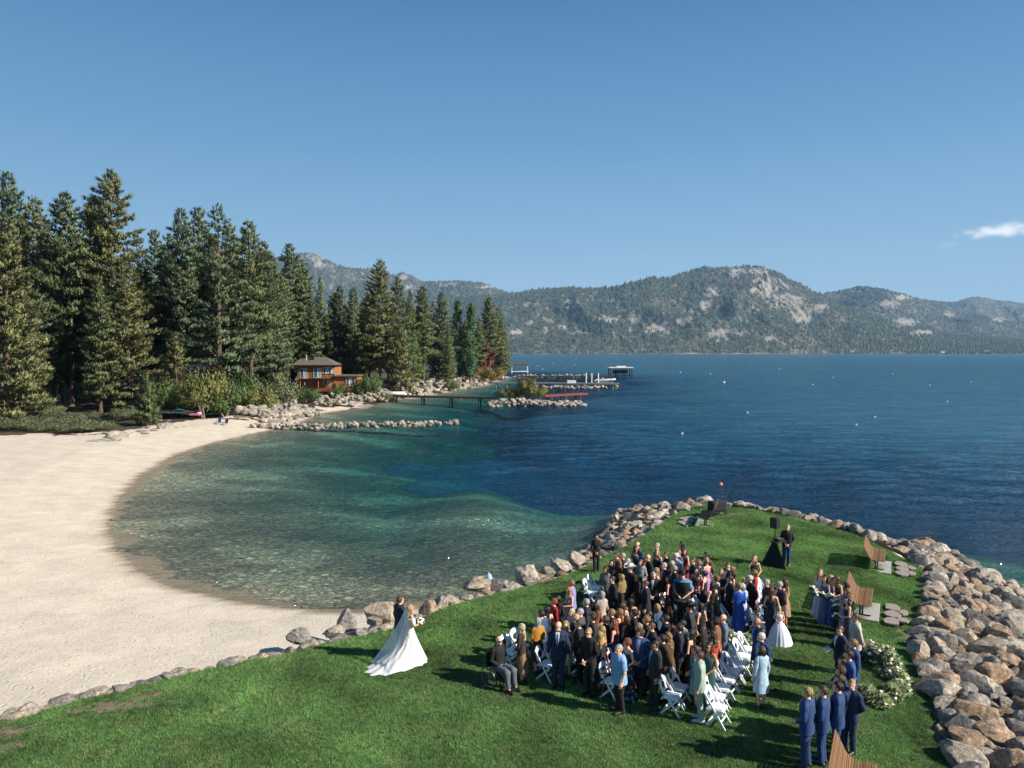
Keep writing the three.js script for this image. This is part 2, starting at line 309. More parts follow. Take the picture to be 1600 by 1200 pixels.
// ---------------------------------------------------------------- the lake: a rippled surface over a body of clear water
{
  const w1 = tiled(61), w2 = tiled(62), w3 = tiled(63);
  const ridge = (k) => 1 - Math.abs(2 * k - 1);
  const ripple = texture(1024, (u, v) => { const a = u + .03 * w3(u, v, 6), b = v + .03 * w2(u, v, 6); const k = .42 * ridge(w1(a, b * 1, 22)) + .30 * ridge(w2(a, b, 47)) + .18 * w3(a, b, 96) + .10 * w1(a, b, 190); return [k, k, k]; }, false);
  // polar grid: fine near the shore, coarse far out; long waves are real, small ones are the ripple map
  const NA = 360, NR = 950, pos = [], uv = [], idx = [], A0 = -1.02, A1 = 1.02;
  const wn = createNoise2D(rand(64));
  const wave = (x, z, cell) => {
    let y = 0;
    for (const [L, amp, ang] of [[11, .085, .15], [6.5, .105, .30], [3.6, .078, -.12], [2.1, .048, .5], [1.3, .028, .1], [.8, .014, .4]]) {
      if (cell > L * .4) continue;
      const f = 1 - smoothstep(cell, L * .2, L * .4), c = Math.cos(ang), s = Math.sin(ang), u = (x * s + z * c) / L, v = (x * c - z * s) / (L * 2.6);
      y += amp * f * (wn(u * 1.0, v) * 1.55);
    }
    return y;
  };
  for (let j = 0; j <= NR; j++) {
    const R = j < 800 ? 20 * Math.pow(22.5, j / 800) : 450 * Math.pow(7600 / 450, (j - 800) / 150), cell = R * (j < 800 ? .0057 : .019);
    for (let i = 0; i <= NA; i++) {
      const a = lerp(A0, A1, i / NA), x = Math.sin(a) * R, z = -Math.cos(a) * R;
      let y = 0;
      if (R < 450) { const calm = R < 160 ? smoothstep(edgeDistance(shore, x, z), 2, 34) * .88 + .12 : 1; y = wave(x, z, cell) * calm * (.75 + .5 * fbm(x * .02, z * .05, 2)); }
      pos.push(x, y, z); uv.push(x / 13, z / 8);
    }
  }
  for (let j = 0; j < NR; j++) for (let i = 0; i < NA; i++) { const a = j * (NA + 1) + i, b = a + 1, c = a + NA + 1, d = c + 1; idx.push(a, b, c, b, d, c); }
  const surface = new THREE.MeshPhysicalMaterial({ color: C(.93, .98, 1), roughness: .08, ior: 1.333, transmission: 1, thickness: 0, bumpMap: ripple, bumpScale: .36, specularIntensity: .65 });
  const lake = new THREE.Group(); lake.name = 'lake_water'; lake.userData.kind = 'structure'; scene.add(lake);
  part(lake, 'water_surface', geo(pos, idx, { uv }), surface);
  // the water itself takes red out with depth and scatters some blue back
  for (const [y, o] of [[.13, .02]]) {
    const body = new THREE.MeshPhysicalMaterial({ color: C(.006, .13, .17), transparent: true, opacity: o, thickness: 1, roughness: 1, specularIntensity: 0, attenuationColor: C(.46, .78, .85), attenuationDistance: 5 });
    part(lake, 'water_body', new THREE.BoxGeometry(15000 - y, 11.3 - y, 7900 - y).translate(0, -(11.3 + y) / 2, -3900), body);
  }
  // open water: the blue that deep water scatters back, sinking away below the clear shallows
  const A = 180, N2 = 230, I2 = [];
  for (let j = 0; j < N2; j++) for (let i = 0; i < A; i++) { const a = j * (A + 1) + i, b = a + 1, c = a + A + 1, d = c + 1; I2.push(a, b, c, b, d, c); }
  [[-14, 62, .08], [-2, 80, .13], [10, 98, .18], [22, 116, .24], [34, 136, .30]].forEach(([d0, d1, top], k) => {
    const P2 = [];
    for (let j = 0; j <= N2; j++) { const R = 20 * Math.pow(380, j / N2); for (let i = 0; i <= A; i++) { const a = lerp(A0, A1, i / A), x = Math.sin(a) * R, z = -Math.cos(a) * R, d = R < 700 ? edgeDistance(shore, x, z) : 999; P2.push(x, -lerp(6, top * lerp(1, .12, smoothstep(R, 150, 700)), Math.pow(smoothstep(d + 11 * n2b(x * .025 + k * 9, z * .025) + 6 * n2b(x * .08, z * .08 + k * 5) + 3 * n2b(x * .25, z * .25 + k), d0, d1), 1.1)), z); } }
    part(lake, 'deep_water', geo(P2, I2), mat(C(.006, .130, .225), 1, { transparent: true, opacity: .32 }));
  });
}
// ---------------------------------------------------------------- wooded granite mountains across the lake
const farTrees = [];
{
  const mMat = mat(WHITE, .95, { vertexColors: true });
  const rockSpots = [[1197, 449, 38, 17], [1225, 470, 40, 16], [1250, 490, 26, 22], [1112, 457, 18, 16], [1100, 478, 16, 10], [1070, 502, 20, 8], [950, 500, 26, 9], [985, 500, 24, 8], [1025, 515, 28, 12], [890, 472, 16, 6], [955, 470, 10, 5], [880, 512, 14, 6], [905, 520, 22, 5], [1150, 425, 34, 8], [1180, 425, 26, 8], [1130, 520, 40, 8], [1385, 475, 24, 8], [1405, 465, 22, 6], [1410, 505, 26, 12], [1480, 492, 18, 7], [1440, 520, 30, 6], [1280, 480, 20, 10], [490, 405, 26, 10], [505, 415, 18, 6], [630, 435, 12, 6], [640, 450, 12, 6], [700, 445, 26, 4], [760, 449, 20, 4], [1330, 455, 14, 5], [1560, 500, 20, 6], [1200, 530, 14, 5], [830, 505, 12, 6], [808, 520, 14, 6]];
  const r = rand(71), rn = createNoise2D(rand(72));
  const ridged = (x, y) => { let s = 0, a = .5, f = 1; for (let i = 0; i < 5; i++) { s += a * (1 - Math.abs(rn(x * f + i * 7.3, y * f))); f *= 2.1; a *= .5; } return s - .55; };
  function mountain(ridge, dShore, dRidge, seedOff, trees, low = 0) {
    const x0 = ridge[0][0], x1 = ridge[ridge.length - 1][0], step = 1.6, NX = Math.round((x1 - x0) / step), NT = 150, pos = [], col = [], idx = [], rockAt = [], G = [];
    for (let j = 0; j <= NT; j++) {
      const t = j / NT * 1.22;
      for (let i = 0; i <= NX; i++) {
        const px = x0 + (x1 - x0) * i / NX; let k = 0; while (k < ridge.length - 2 && px > ridge[k + 1][0]) k++;
        const u = clamp((px - ridge[k][0]) / (ridge[k + 1][0] - ridge[k][0]), 0, 1), us = u * u * (3 - 2 * u), py = lerp(ridge[k][1], ridge[k + 1][1], lerp(u, us, .6));
        const dR = dRidge * (1 + .05 * rn(px * .006 + seedOff, 3)), D = lerp(dShore, dR, t), x = (px - 800) / F * D, top = atDepth(px, py, dR).y;
        const tt = Math.min(t, 1), prof = .58 * Math.pow(tt, 1.25) + .42 * smoothstep(tt, 0, 1);
        let y = low + (top - low) * (t <= 1 ? prof : 1 - (t - 1) * 1.6);
        const sw = rn(x / 900 + seedOff, D / 900) * 500;
        y += (top) * (.27 * ridged((x + sw) / 1500 + seedOff, D / 2300) + .05 * ridged(x / 420, D / 500 + seedOff)) * Math.sin(Math.PI * clamp(t * 1.02, 0, 1)) + top * .018 * rn(x / 60, D / 60) * smoothstep(t, .05, .3) * (t > .93 ? .5 : 1);
        if (t > .93 && t < 1.05) y += 9 * rn(x / 35, 5);
        pos.push(x, y, -D);
        const vy = HORIZON - (y - CAM_H) / D * F; let m = 0;
        for (const [sx, sy, a, b] of rockSpots) m = Math.max(m, 1 - Math.hypot((px - sx) / a, (vy - sy) / b));
        const nf = .5 * rn(x / 55, D / 70) + .35 * rn(x / 140, D / 190) + .3 * rn(x / 22, D / 26);
        const scatter = rn(x / 420 + 9, D / 500) * .5 + rn(x / 60, D / 80) * .5;
        const rock = Math.max(smoothstep(m + nf * .75, .12, .62) * .85, smoothstep(scatter, .5, .9) * .35, t < .09 ? smoothstep(nf, .1, .5) * .6 : 0);
        rockAt.push(rock);
        const g = smoothstep(.45 * rn(x / 520, D / 700 + 4) + .35 * rn(x / 150, D / 200) + .2 * rn(x / 50, D / 60), -.35, .55), v = 1 + .25 * rn(x / 14, D / 14);
        const shoreSand = t < .012 ? 1 : 0;
        const c0 = [lerp(.026, .060, g), lerp(.036, .060, g), lerp(.021, .038, g)], c1 = [.265, .235, .195];
        for (let q = 0; q < 3; q++) col.push(shoreSand ? [.5, .42, .32][q] : lerp(c0[q], c1[q], rock) * v);
      }
    }
    const W = NX + 1;
    for (let j = 0; j < NT; j++) for (let i = 0; i < NX; i++) { const a = j * W + i; idx.push(a, a + 1, a + W, a + 1, a + W + 1, a + W); }
    structure('mountain', geo(pos, idx, { color: col }), mMat);
    for (let k = 0, made = 0; k < trees * 4 && made < trees; k++) {
      const fi = r() * NX, ft = Math.pow(r(), .8) * .99, fj = (ft * .81 + .006) * NT, i = Math.floor(fi), j = Math.floor(fj), q = j * W + i;
      const px = x0 + (x1 - x0) * fi / NX; if (px < -40 || px > 1650) continue;
      if (r() < Math.max(rockAt[q], (col[q * 3] - .03) * 9) * .93) continue;
      const a = q * 3, b = (q + W + 1) * 3, f = r();
      farTrees.push([lerp(pos[a], pos[b], f), lerp(pos[a + 1], pos[b + 1], f), lerp(pos[a + 2], pos[b + 2], f), r()]); made++;
    }
  }
  mountain([[1250, 520], [1330, 500], [1436, 468], [1485, 472], [1522, 463], [1557, 469], [1600, 474], [1700, 478], [1850, 500], [1960, 520]], 7400, 9800, 31, 3000, -20);
  mountain([[1180, 520], [1246, 470], [1298, 456], [1344, 447], [1370, 450], [1399, 456], [1436, 467], [1500, 490], [1600, 505], [1760, 520], [1900, 525]], 5600, 7400, 21, 6000, -10);
  mountain([[300, 440], [380, 420], [430, 402], [465, 395], [490, 395], [510, 404], [530, 414], [555, 419], [580, 420], [610, 430], [630, 426], [645, 431], [662, 440], [717, 438], [755, 442], [800, 458], [870, 490], [960, 520]], 5000, 7000, 11, 5000, -10);
  mountain([[240, 540], [420, 520], [560, 500], [660, 480], [740, 462], [803, 458], [840, 452], [880, 449.5], [920, 450], [952, 449], [985, 441], [1019, 433], [1039, 434], [1065, 426], [1096, 417], [1130, 418], [1168, 415], [1190, 418], [1211, 425], [1240, 440], [1275, 458], [1330, 482], [1400, 505], [1500, 525], [1620, 535], [1800, 540], [1960, 541]], 3900, 5600, 1, 21000, -3);
  const cone = new THREE.ConeGeometry(.30, 1, 5, 1).translate(0, .46, 0);
  const im = new THREE.InstancedMesh(cone, mat(WHITE, .9), farTrees.length), M = new THREE.Matrix4(), Q = new THREE.Quaternion(), c = new THREE.Color();
  farTrees.forEach(([x, y, z, k], i) => { const h = 13 + 16 * k; M.compose(new THREE.Vector3(x, y - 1, z), Q, new THREE.Vector3(h * .9, h, h * .9)); im.setMatrixAt(i, M); const v = .7 + .7 * ((k * 7.77) % 1); im.setColorAt(i, c.setRGB(.028 * v, .046 * v, .024 * v)); });
  im.name = 'distant_forest'; tag(im, 'dark conifer forest covering the mountains across the lake', 'forest', null, 'stuff'); scene.add(im);
}
// lakeside houses on the far shore
{
  const wallM = [mat('#c9c2b6', .8), mat('#a58a6e', .8), mat('#d9d5cc', .8)], roofM = mat('#6f655d', .9), r = rand(88);
  for (const px of [818, 838, 871, 905, 948, 1010, 1055, 1118, 1142, 1160, 1205, 1262, 1330, 1385, 1472, 1540]) {
    const D = 3990 + r() * 60, x = (px - 800) / F * D, w = 14 + r() * 16, o = thing('lakeside_house', 'tiny pale house on the far shore under the mountains', 'house', new THREE.Vector3(x, 3 + r() * 8, -D), (r() - .5) * .6, 'houses on the far shore');
    part(o, 'wall', box(w, 7, 10, 0, 3, 0), wallM[Math.floor(r() * 3)]); part(o, 'roof', geo([-w / 2 - 1, 6.4, 6, w / 2 + 1, 6.4, 6, w / 2 + 1, 10.5, 0, -w / 2 - 1, 10.5, 0, -w / 2 - 1, 6.4, -6, w / 2 + 1, 6.4, -6], [0, 1, 2, 0, 2, 3, 4, 3, 2, 4, 2, 5]), roofM);
  }
}
// ---------------------------------------------------------------- trees and shrubs
const barkMap = texture(256, (u, v) => { const k = .55 + .5 * (t1(u, v * .25, 40) - .4) + .3 * (t2(u, v, 60) - .5); return [k, k * .93, k * .88]; });
const barkMat = mat(C(.34, .25, .19), .95, { map: barkMap, bumpMap: barkMap, bumpScale: .05 });
const greyBark = mat(C(.36, .33, .30), .95, { map: barkMap });
const needleMat = new THREE.MeshPhysicalMaterial({ color: WHITE, roughness: .9, vertexColors: true, transmission: .15, thickness: 0, specularIntensity: .3 });
/** Trunk and crown of a conifer of unit size in metres. o: height, base (bare share of the trunk), radius, density, droop, tip colours. */
function conifer(seed, o) {
  const r = rand(seed), H = o.height, P = [], N = [], K = [], trunkParts = [];
  const bend = (y) => [Math.sin(y * .11 + seed) * .25 * (y / H), Math.cos(y * .09 + seed * 2) * .25 * (y / H)];
  { // trunk
    const rings = 14, seg = 8, pos = [], uv = [], idx = [];
    for (let j = 0; j <= rings; j++) { const t = j / rings, y = t * H * .985, R = o.trunk * (1 - t) ** .8 + .02 + (j === 0 ? o.trunk * .25 : 0), [bx, bz] = bend(y); for (let i = 0; i <= seg; i++) { const a = i / seg * 6.2832; pos.push(bx + Math.cos(a) * R, y, bz + Math.sin(a) * R); uv.push(i / seg * 2, y / 2); } }
    for (let j = 0; j < rings; j++) for (let i = 0; i < seg; i++) { const a = j * (seg + 1) + i, b = a + seg + 1; idx.push(a, b, a + 1, b, b + 1, a + 1); }
    trunkParts.push(geo(pos, idx, { uv }));
  }
  const tuft = (x, y, z, s, dir) => {
    const n = o.blades, c = o.colors[Math.floor(r() * o.colors.length)], v = .75 + .5 * r();
    for (let k = 0; k < n; k++) {
      const th = r() * 6.2832, el = (r() - .30) * 1.9, cx = Math.cos(th) * Math.cos(el), cy = Math.sin(el) * .9 + .2, cz = Math.sin(th) * Math.cos(el), L = s * (.65 + .6 * r()), w = s * o.blade * (.7 + .6 * r());
      let ux = -cz, uz = cx, uy = (r() - .5) * .6; const ul = Math.hypot(ux, uy, uz) || 1; ux *= w / ul; uy *= w / ul; uz *= w / ul;
      P.push(x - ux, y - uy, z - uz, x + ux, y + uy, z + uz, x + (cx * .8 + dir[0] * .5) * L, y + (cy + .1) * L, z + (cz * .8 + dir[1] * .5) * L);
      const nx = cx * .5 + dir[0] * .7 + (r() - .5) * .6, ny = .55 + cy * .4, nz = cz * .5 + dir[1] * .7 + (r() - .5) * .6, nl = Math.hypot(nx, ny, nz);
      for (let q = 0; q < 3; q++) { N.push(nx / nl, ny / nl, nz / nl); K.push(c[0] * v, c[1] * v, c[2] * v); }
    }
  };
  const nB = Math.round(o.density * H);
  for (let b = 0; b < nB; b++) {
    const t = (b + r() * .8) / nB, y = H * lerp(o.base, .985, Math.pow(t, .92)), f = (y / H - o.base) / (1 - o.base);
    const prof = o.shape(f) * (.55 + .62 * r()), L = Math.max(.25, o.radius * prof), az = b * 2.39996 + (r() - .5) * .9, up = lerp(o.droop, .75, Math.pow(f, 1.3)) + (r() - .5) * .3;
    const dx = Math.cos(az), dz = Math.sin(az), [bx, bz] = bend(y), rise = (q) => up * q * L * .55 + .10 * q * q * L;
    if (L > 1.0 && r() < .8) trunkParts.push(bar([bx, y, bz], [bx + dx * L * .75, y + rise(.75), bz + dz * L * .75], .035 + L * .012, 4, .02));
    if (r() < o.gap) continue;
    const n = Math.max(4, Math.round(L * o.tufts));
    for (let k = 0; k < n; k++) {
      const q = lerp(o.inner, 1, Math.pow(r(), .7)), side = (r() - .5) * L * .62 * (1.1 - q * .6), s = o.size * (.75 + .55 * r()) * lerp(1, .72, f);
      const x = bx + dx * q * L - dz * side, z = bz + dz * q * L + dx * side, yy = y + rise(q) + (r() - .5) * .55 - Math.abs(side) * .12;
      tuft(x, yy, z, s, [dx, dz]);
    }
  }
  for (let k = 0; k < 14; k++) { const [bx, bz] = bend(H); tuft(bx + (r() - .5) * .4, H - r() * 1.1, bz + (r() - .5) * .4, o.size * .6, [0, 0]); }
  facing(P, N); const crown = geo(P, null, { color: K, normal: N });
  return { trunk: merge(trunkParts), crown, height: H };
}
const pineTone = [[0.166, 0.206, 0.089], [0.142, 0.182, 0.081], [0.197, 0.226, 0.096], [0.123, 0.161, 0.077]];
const blueTone = [[0.146, 0.196, 0.105], [0.123, 0.171, 0.096], [0.177, 0.219, 0.117], [0.111, 0.156, 0.086]];
const warmTone = [[0.206, 0.219, 0.091], [0.177, 0.196, 0.087], [0.234, 0.230, 0.089], [0.156, 0.177, 0.079]];
const cedarTone = [[0.146, 0.202, 0.069], [0.127, 0.177, 0.067], [0.177, 0.221, 0.077]];
const coneShape = (f) => Math.pow(1 - f, .62) * (f < .12 ? .72 + f * 2.3 : 1), roundShape = (f) => Math.pow(Math.sin(Math.PI * clamp(.16 + f * .84, 0, 1)), .65) * (1 - f * .35);
const pine = (seed, height, more = {}) => conifer(seed, { height, base: .17, radius: height * .178, trunk: height * .0115, density: 5.4, droop: -.12, tufts: 13, size: .54, blade: .17, blades: 7, inner: .22, gap: .12, shape: coneShape, colors: pineTone, ...more });
const kinds = {
  a: pine(1, 34, { base: .30 }), b: pine(2, 32, { colors: blueTone, gap: .12 }), c: pine(3, 36, { radius: 6.3, colors: warmTone, base: .20 }),
  open: pine(4, 33, { gap: .30, density: 3.4, radius: 5.6, base: .2, colors: blueTone }),
  low: pine(5, 30, { base: .05, radius: 6.2, colors: warmTone }),
  cedar: pine(6, 28, { base: .03, radius: 4.4, density: 6, tufts: 11, size: .5, colors: cedarTone, inner: .15, droop: -.3, shape: (f) => Math.pow(1 - f, .8) * (f < .1 ? .8 + f * 2 : 1) }),
  d: pine(7, 31, { radius: 5.2, base: .12, gap: .1 }),
  young: pine(8, 9, { base: .06, radius: 2.1, trunk: .14, density: 9, tufts: 16, size: .42, colors: pineTone, gap: .03, radius: 2.4 }),
  mid: pine(9, 17, { base: .10, radius: 3.5, trunk: .24, density: 6, tufts: 11, size: .52, colors: warmTone }),
};
function plantTree(kind, px, py, depth, name, label, group, opts = {}) {
  // px, py: where the tip shows; depth: metres in front of the camera; it stands on the ground there
  const k = kinds[kind], tip = atDepth(px, py, depth), gy = groundY(tip.x, tip.z), s = (tip.y - gy) / k.height;
  const o = thing(name, label, 'tree', new THREE.Vector3(tip.x, gy - .1, tip.z), opts.turn ?? (px * .37) % 6.28, group);
  const wide = (opts.wide ?? 1) * 1.06; o.scale.set(s * wide, s, s * wide);
  part(o, 'trunk', k.trunk, opts.bark ?? barkMat); const c = part(o, 'crown', k.crown, needleMat); c.userData.kind = 'stuff';
  return o;
}
{
  const G = 'tall conifers behind the beach';
  const rows = [
    // nearest, distinct trees
    ['low', 4, 345, 92, 'huge pale olive pine with branches to the ground beside the beach shrubs', { wide: 1.1 }],
    ['b', 12, 268, 121, 'tall dark pine towering behind the pale olive pine'],
    ['c', 48, 306, 124, 'slim warm green pine between two darker tall pines'],
    ['a', 104, 298, 116, 'tall pine with long bare trunk rising from the beach shrubs'],
    ['c', 146, 305, 123, 'reddish green pine close behind the tallest pine'],
    ['c', 170, 263, 119, 'tallest pine of the wood with pointed open top', { wide: 1.15 }],
    ['low', 196, 395, 112, 'broad olive pine standing before the tallest pine', { wide: 1.05 }],
    ['d', 152, 430, 108, 'olive pine with pale trunk base at the edge of the sand'],
    ['b', 284, 325, 128, 'dark pine with ragged top beside the thin topped pine'],
    ['d', 311, 323, 132, 'narrow dark pine between ragged and thin topped pines'],
    ['open', 338, 318, 117, 'thin topped grey green pine with long visible trunk', { wide: 1.1 }],
    ['a', 388, 343, 128, 'rounded dark pine behind the cabin shrubs'],
    ['b', 452, 380, 174, 'tall grey green pine just behind the orange cabin', { wide: 1.15 }],
    ['d', 425, 392, 150, 'dark pine squeezed between the rounded pine and the cabin pine'],
    ['cedar', 501, 432, 176, 'bright green pointed cedar above the orange cabin'],
    ['b', 530, 446, 185, 'grey pine behind the cedar above the cabin'],
    ['d', 551, 448, 180, 'dark slim pine above the cabin roof end'],
    ['c', 592, 404, 168, 'prominent pine with pale trunk standing alone near the long pier', { wide: 1.1 }],
    ['b', 621, 432, 178, 'blue green pine close behind the prominent pier pine'],
    ['cedar', 641, 452, 190, 'slender pointed cedar between pines on the rocky shore'],
    ['a', 661, 446, 196, 'dark pine over the boulder shore'],
    ['b', 691, 456, 212, 'dense dark pine beside the two poplars'],
    ['a', 765, 463, 262, 'last tall pine on the rocky point'],
    ['d', 784, 498, 272, 'shorter pine at the water end of the point'],
    ['cedar', 700, 505, 205, 'low warm cedar in front of the poplars'],
    ['mid', 626, 500, 165, 'small pine behind the long pier root'],
    ['mid', 553, 520, 172, 'small grey pine at the corner of the cabin deck'],
    ['mid', 274, 525, 108, 'lone bushy pine shading the beach games lawn', { wide: 1.35 }],
    ['young', 229, 588, 94, 'young round pine growing out of the sand'],
    ['mid', 438, 548, 140, 'young pine pressed against the cabin wall'],
  ];
  for (const [k, x, y, d, label, o] of rows) plantTree(k, x, y, d, k === 'cedar' ? 'cedar_tree' : 'pine_tree', label, G, o);
  // second rank: fills the wood behind
  const r = rand(91), K = ['a', 'b', 'c', 'd', 'open', 'd', 'b'];
  const fill = [[-30, 300, 125], [28, 380, 135], [75, 345, 140], [122, 360, 138], [215, 362, 150], [240, 358, 155], [262, 400, 140], [225, 440, 128], [60, 420, 112], [30, 450, 105], [300, 400, 150], [330, 410, 145], [360, 380, 150], [372, 430, 135], [410, 375, 165], [405, 440, 150], [470, 430, 175], [485, 470, 165], [515, 480, 190], [540, 490, 200], [566, 470, 195], [575, 500, 180], [608, 470, 200], [635, 490, 210], [655, 480, 220], [676, 470, 225], [685, 500, 215], [710, 490, 235], [745, 500, 255], [775, 480, 280], [790, 520, 285], [345, 470, 140], [250, 470, 130], [180, 480, 140], [90, 470, 130], [130, 490, 145], [300, 480, 155], [560, 520, 175], [660, 520, 205], [20, 330, 132], [85, 395, 122], [130, 395, 126], [225, 410, 134], [268, 365, 138], [330, 365, 140], [362, 350, 142], [420, 420, 140], [440, 430, 165], [470, 405, 180], [520, 455, 192], [575, 455, 190], [640, 470, 205], [730, 500, 245]];
  fill.forEach(([x, y, d], i) => plantTree(K[i % 7], x + (r() - .5) * 6, y, d, 'pine_tree', 'dark pine in the crowded second rank behind the shore trees', 'pines in the second rank of the wood', { wide: .95 + r() * .25, turn: r() * 6 }));
}
// broadleaf crowns: leaf-sized faces in lobes
function leafy(seed, lobes, n, leaf, colors, stems = 3) {
  const r = rand(seed), P = [], N = [], K = [];
  for (const [cx, cy, cz, rx, ry, rz] of lobes) for (let k = 0; k < n; k++) {
    const th = r() * 6.2832, ph = Math.acos(2 * r() - 1), q = Math.pow(r(), .33) * (.8 + .35 * Math.sin(th * 5 + cx * 3) * Math.sin(ph * 4 + cz)), dx = Math.sin(ph) * Math.cos(th), dy = Math.cos(ph), dz = Math.sin(ph) * Math.sin(th);
    const x = cx + dx * rx * q, y = Math.max(.03, cy + dy * ry * q), z = cz + dz * rz * q, L = leaf * (.6 + .8 * r()), c = colors[Math.floor(r() * r() * colors.length)], v = .75 + .5 * r();
    const a = new THREE.Vector3(r() - .5, r() - .5, r() - .5).normalize().multiplyScalar(L), b = new THREE.Vector3(r() - .5, r() - .5, r() - .5).normalize().multiplyScalar(L * .55);
    P.push(x - a.x - b.x * .2, y - a.y, z - a.z, x + b.x, y + b.y, z + b.z, x + a.x, y + a.y, z + a.z, x - a.x, y - a.y, z - a.z, x + a.x, y + a.y, z + a.z, x - b.x, y - b.y, z - b.z);
    const nl = Math.hypot(dx + .2, dy + .7, dz) || 1; for (let i = 0; i < 6; i++) { N.push((dx + (r() - .5) * .5) / nl, (dy + .6) / nl, (dz + (r() - .5) * .5) / nl); K.push(c[0] * v, c[1] * v, c[2] * v); }
  }
  const st = []; for (let i = 0; i < stems; i++) { const l = lobes[i % lobes.length], b = [(r() - .5) * .3, -.1, (r() - .5) * .3]; st.push(bar(b, [l[0] * .8, l[1] * .9, l[2] * .8], .04 + l[4] * .02, 5, .02)); }
  facing(P, N); return { crown: geo(P, null, { color: K, normal: N }), trunk: merge(st) };
}
{
  const r = rand(101);
  const lobesOf = (w, h, n) => Array.from({ length: n }, (_, i) => { const a = i * 2.4, q = i ? .45 + r() * .3 : 0; return [Math.cos(a) * w * q, h * (.35 + .38 * r()), Math.sin(a) * w * q, w * (.38 + .22 * r()), h * (.26 + .14 * r()), w * (.38 + .22 * r())]; });
  const green = [[0.099, 0.144, 0.048], [0.075, 0.122, 0.042], [0.131, 0.164, 0.056]], yellow = [[0.172, 0.177, 0.056], [0.131, 0.164, 0.052], [0.246, 0.196, 0.052], [0.099, 0.138, 0.046]], olive = [[0.145, 0.164, 0.077], [0.115, 0.140, 0.065], [0.180, 0.189, 0.086]], red = [[0.229, 0.046, 0.023], [0.181, 0.042, 0.023], [0.280, 0.082, 0.023]], gold = [[0.213, 0.156, 0.039], [0.164, 0.139, 0.039], [0.263, 0.148, 0.035]];
  const shrubs = { green: leafy(1, lobesOf(1, 1, 9), 800, .034, green), yellow: leafy(2, lobesOf(1, 1, 9), 800, .034, yellow), olive: leafy(3, lobesOf(1, .9, 8), 600, .035, olive), red: leafy(4, lobesOf(1, 1.3, 7), 520, .045, red), gold: leafy(5, lobesOf(1, .9, 9), 800, .034, gold) };
  shrubs.poplar = leafy(6, Array.from({ length: 9 }, (_, i) => [(r() - .5) * .1, .12 + i * .1, (r() - .5) * .1, .115 * (1 - Math.abs(i - 3) * .09), .10, .115 * (1 - Math.abs(i - 3) * .09)]), 480, .012, [[.062, .118, .040], [.052, .100, .036], [.080, .136, .044]], 1);
  const stem = mat(C(.16, .12, .09), .9);
  function shrub(kind, px, py, depth, w, h, name, label, category, group) {   // px, py: foot of the plant
    const d = pixelRay(px, py), x = -d.x / d.z * depth, z = -depth, k = shrubs[kind];
    const o = thing(name, label, category, new THREE.Vector3(x, groundY(x, z) - .05, z), r() * 6, group); o.scale.set(w, h, w);
    part(o, kind === 'poplar' ? 'trunk' : 'stem', k.trunk, stem); const c = part(o, kind === 'poplar' ? 'crown' : 'foliage', k.crown, needleMat); c.userData.kind = 'stuff'; return o;
  }
  // low olive brush at the top of the beach
  [[10, 664, 88, 3.2, 1.9], [45, 667, 87, 3.0, 1.6], [80, 668, 86, 2.8, 1.7], [118, 668, 86, 3.0, 1.6], [148, 662, 88, 2.6, 1.7], [95, 655, 92, 3.2, 2.0], [40, 650, 95, 3.4, 2.4], [130, 648, 96, 2.8, 2.0], [-25, 668, 87, 3, 2.1], [70, 640, 100, 3, 2.4], [175, 645, 98, 2.4, 2.0], [200, 642, 101, 2.6, 2.4]].forEach(([x, y, d, w, h], i) => shrub('olive', x, y, d, w, h, 'beach_shrub', i < 5 ? 'low olive shrub at the very edge of the sand under the pines' : 'olive shrub in the brush behind the sand edge', 'shrub', i < 5 ? 'olive shrubs lining the sand' : 'olive shrubs in the brush'));
  // broadleaf trees and bushes around the cabin
  [['yellow', 316, 655, 104, 3.6, 7.6, 'yellow green broadleaf tree shading the beach gear'], ['green', 346, 651, 108, 4.4, 5.2, 'round green bush tree beside the breakwater root'], ['green', 374, 649, 112, 3.8, 7.2, 'green bush tree between yellow leafed bushes at the breakwater'], ['yellow', 403, 651, 112, 3.4, 4.9, 'golden leafed bush tree above the breakwater boulders'], ['olive', 428, 643, 118, 4.4, 7.4, 'dull olive bush tree above the stone bank'], ['green', 483, 632, 138, 2.8, 3.3, 'bright green bush hiding the cabin deck corner'], ['yellow', 530, 606, 152, 1.9, 3.6, 'yellow tree standing in front of the cabin windows'], ['green', 524, 620, 148, 2.0, 2.6, 'small green bush under the cabin deck'], ['green', 572, 612, 152, 3.8, 6.0, 'pale green bush tree beside the cabin deck'], ['olive', 594, 618, 152, 2.6, 2.6, 'dark olive bush under the deck end'], ['olive', 706, 606, 196, 2.6, 3.2, 'olive bush on the boulder shore below the poplars'], ['gold', 765, 592, 245, 5.2, 6.6, 'wide golden willow bush on the rocky point'], ['red', 757, 578, 262, 4.2, 12.5, 'red leafed maple beside the last pine'], ['yellow', 752, 572, 268, 3.2, 16, 'narrow yellow tree just behind the red maple'], ['yellow', 516, 560, 178, 3.4, 9, 'yellow leafed tree behind the cabin roof'], ['yellow', 82, 640, 118, 4.2, 13, 'yellow and green broadleaf tree among the bare pine trunks'], ['green', 100, 640, 122, 4.4, 11, 'green broadleaf tree among the bare pine trunks'], ['green', 250, 640, 104, 3.2, 6.5, 'bright green bush tree behind the lone bushy pine']].forEach(([k, x, y, d, w, h, label]) => shrub(k, x, y, d, w, h, h > 4.5 ? 'broadleaf_tree' : 'bush', label, h > 4.5 ? 'tree' : 'bush'));
  shrub('poplar', 718, 600, 226, 24, 27, 'poplar_tree', 'shorter of two columnar green poplars on the shore', 'tree');
  shrub('poplar', 735, 598, 224, 27, 26, 'poplar_tree', 'fuller columnar green poplar beside the red maple', 'tree');
  globalThis.shrubKinds = shrubs;
}
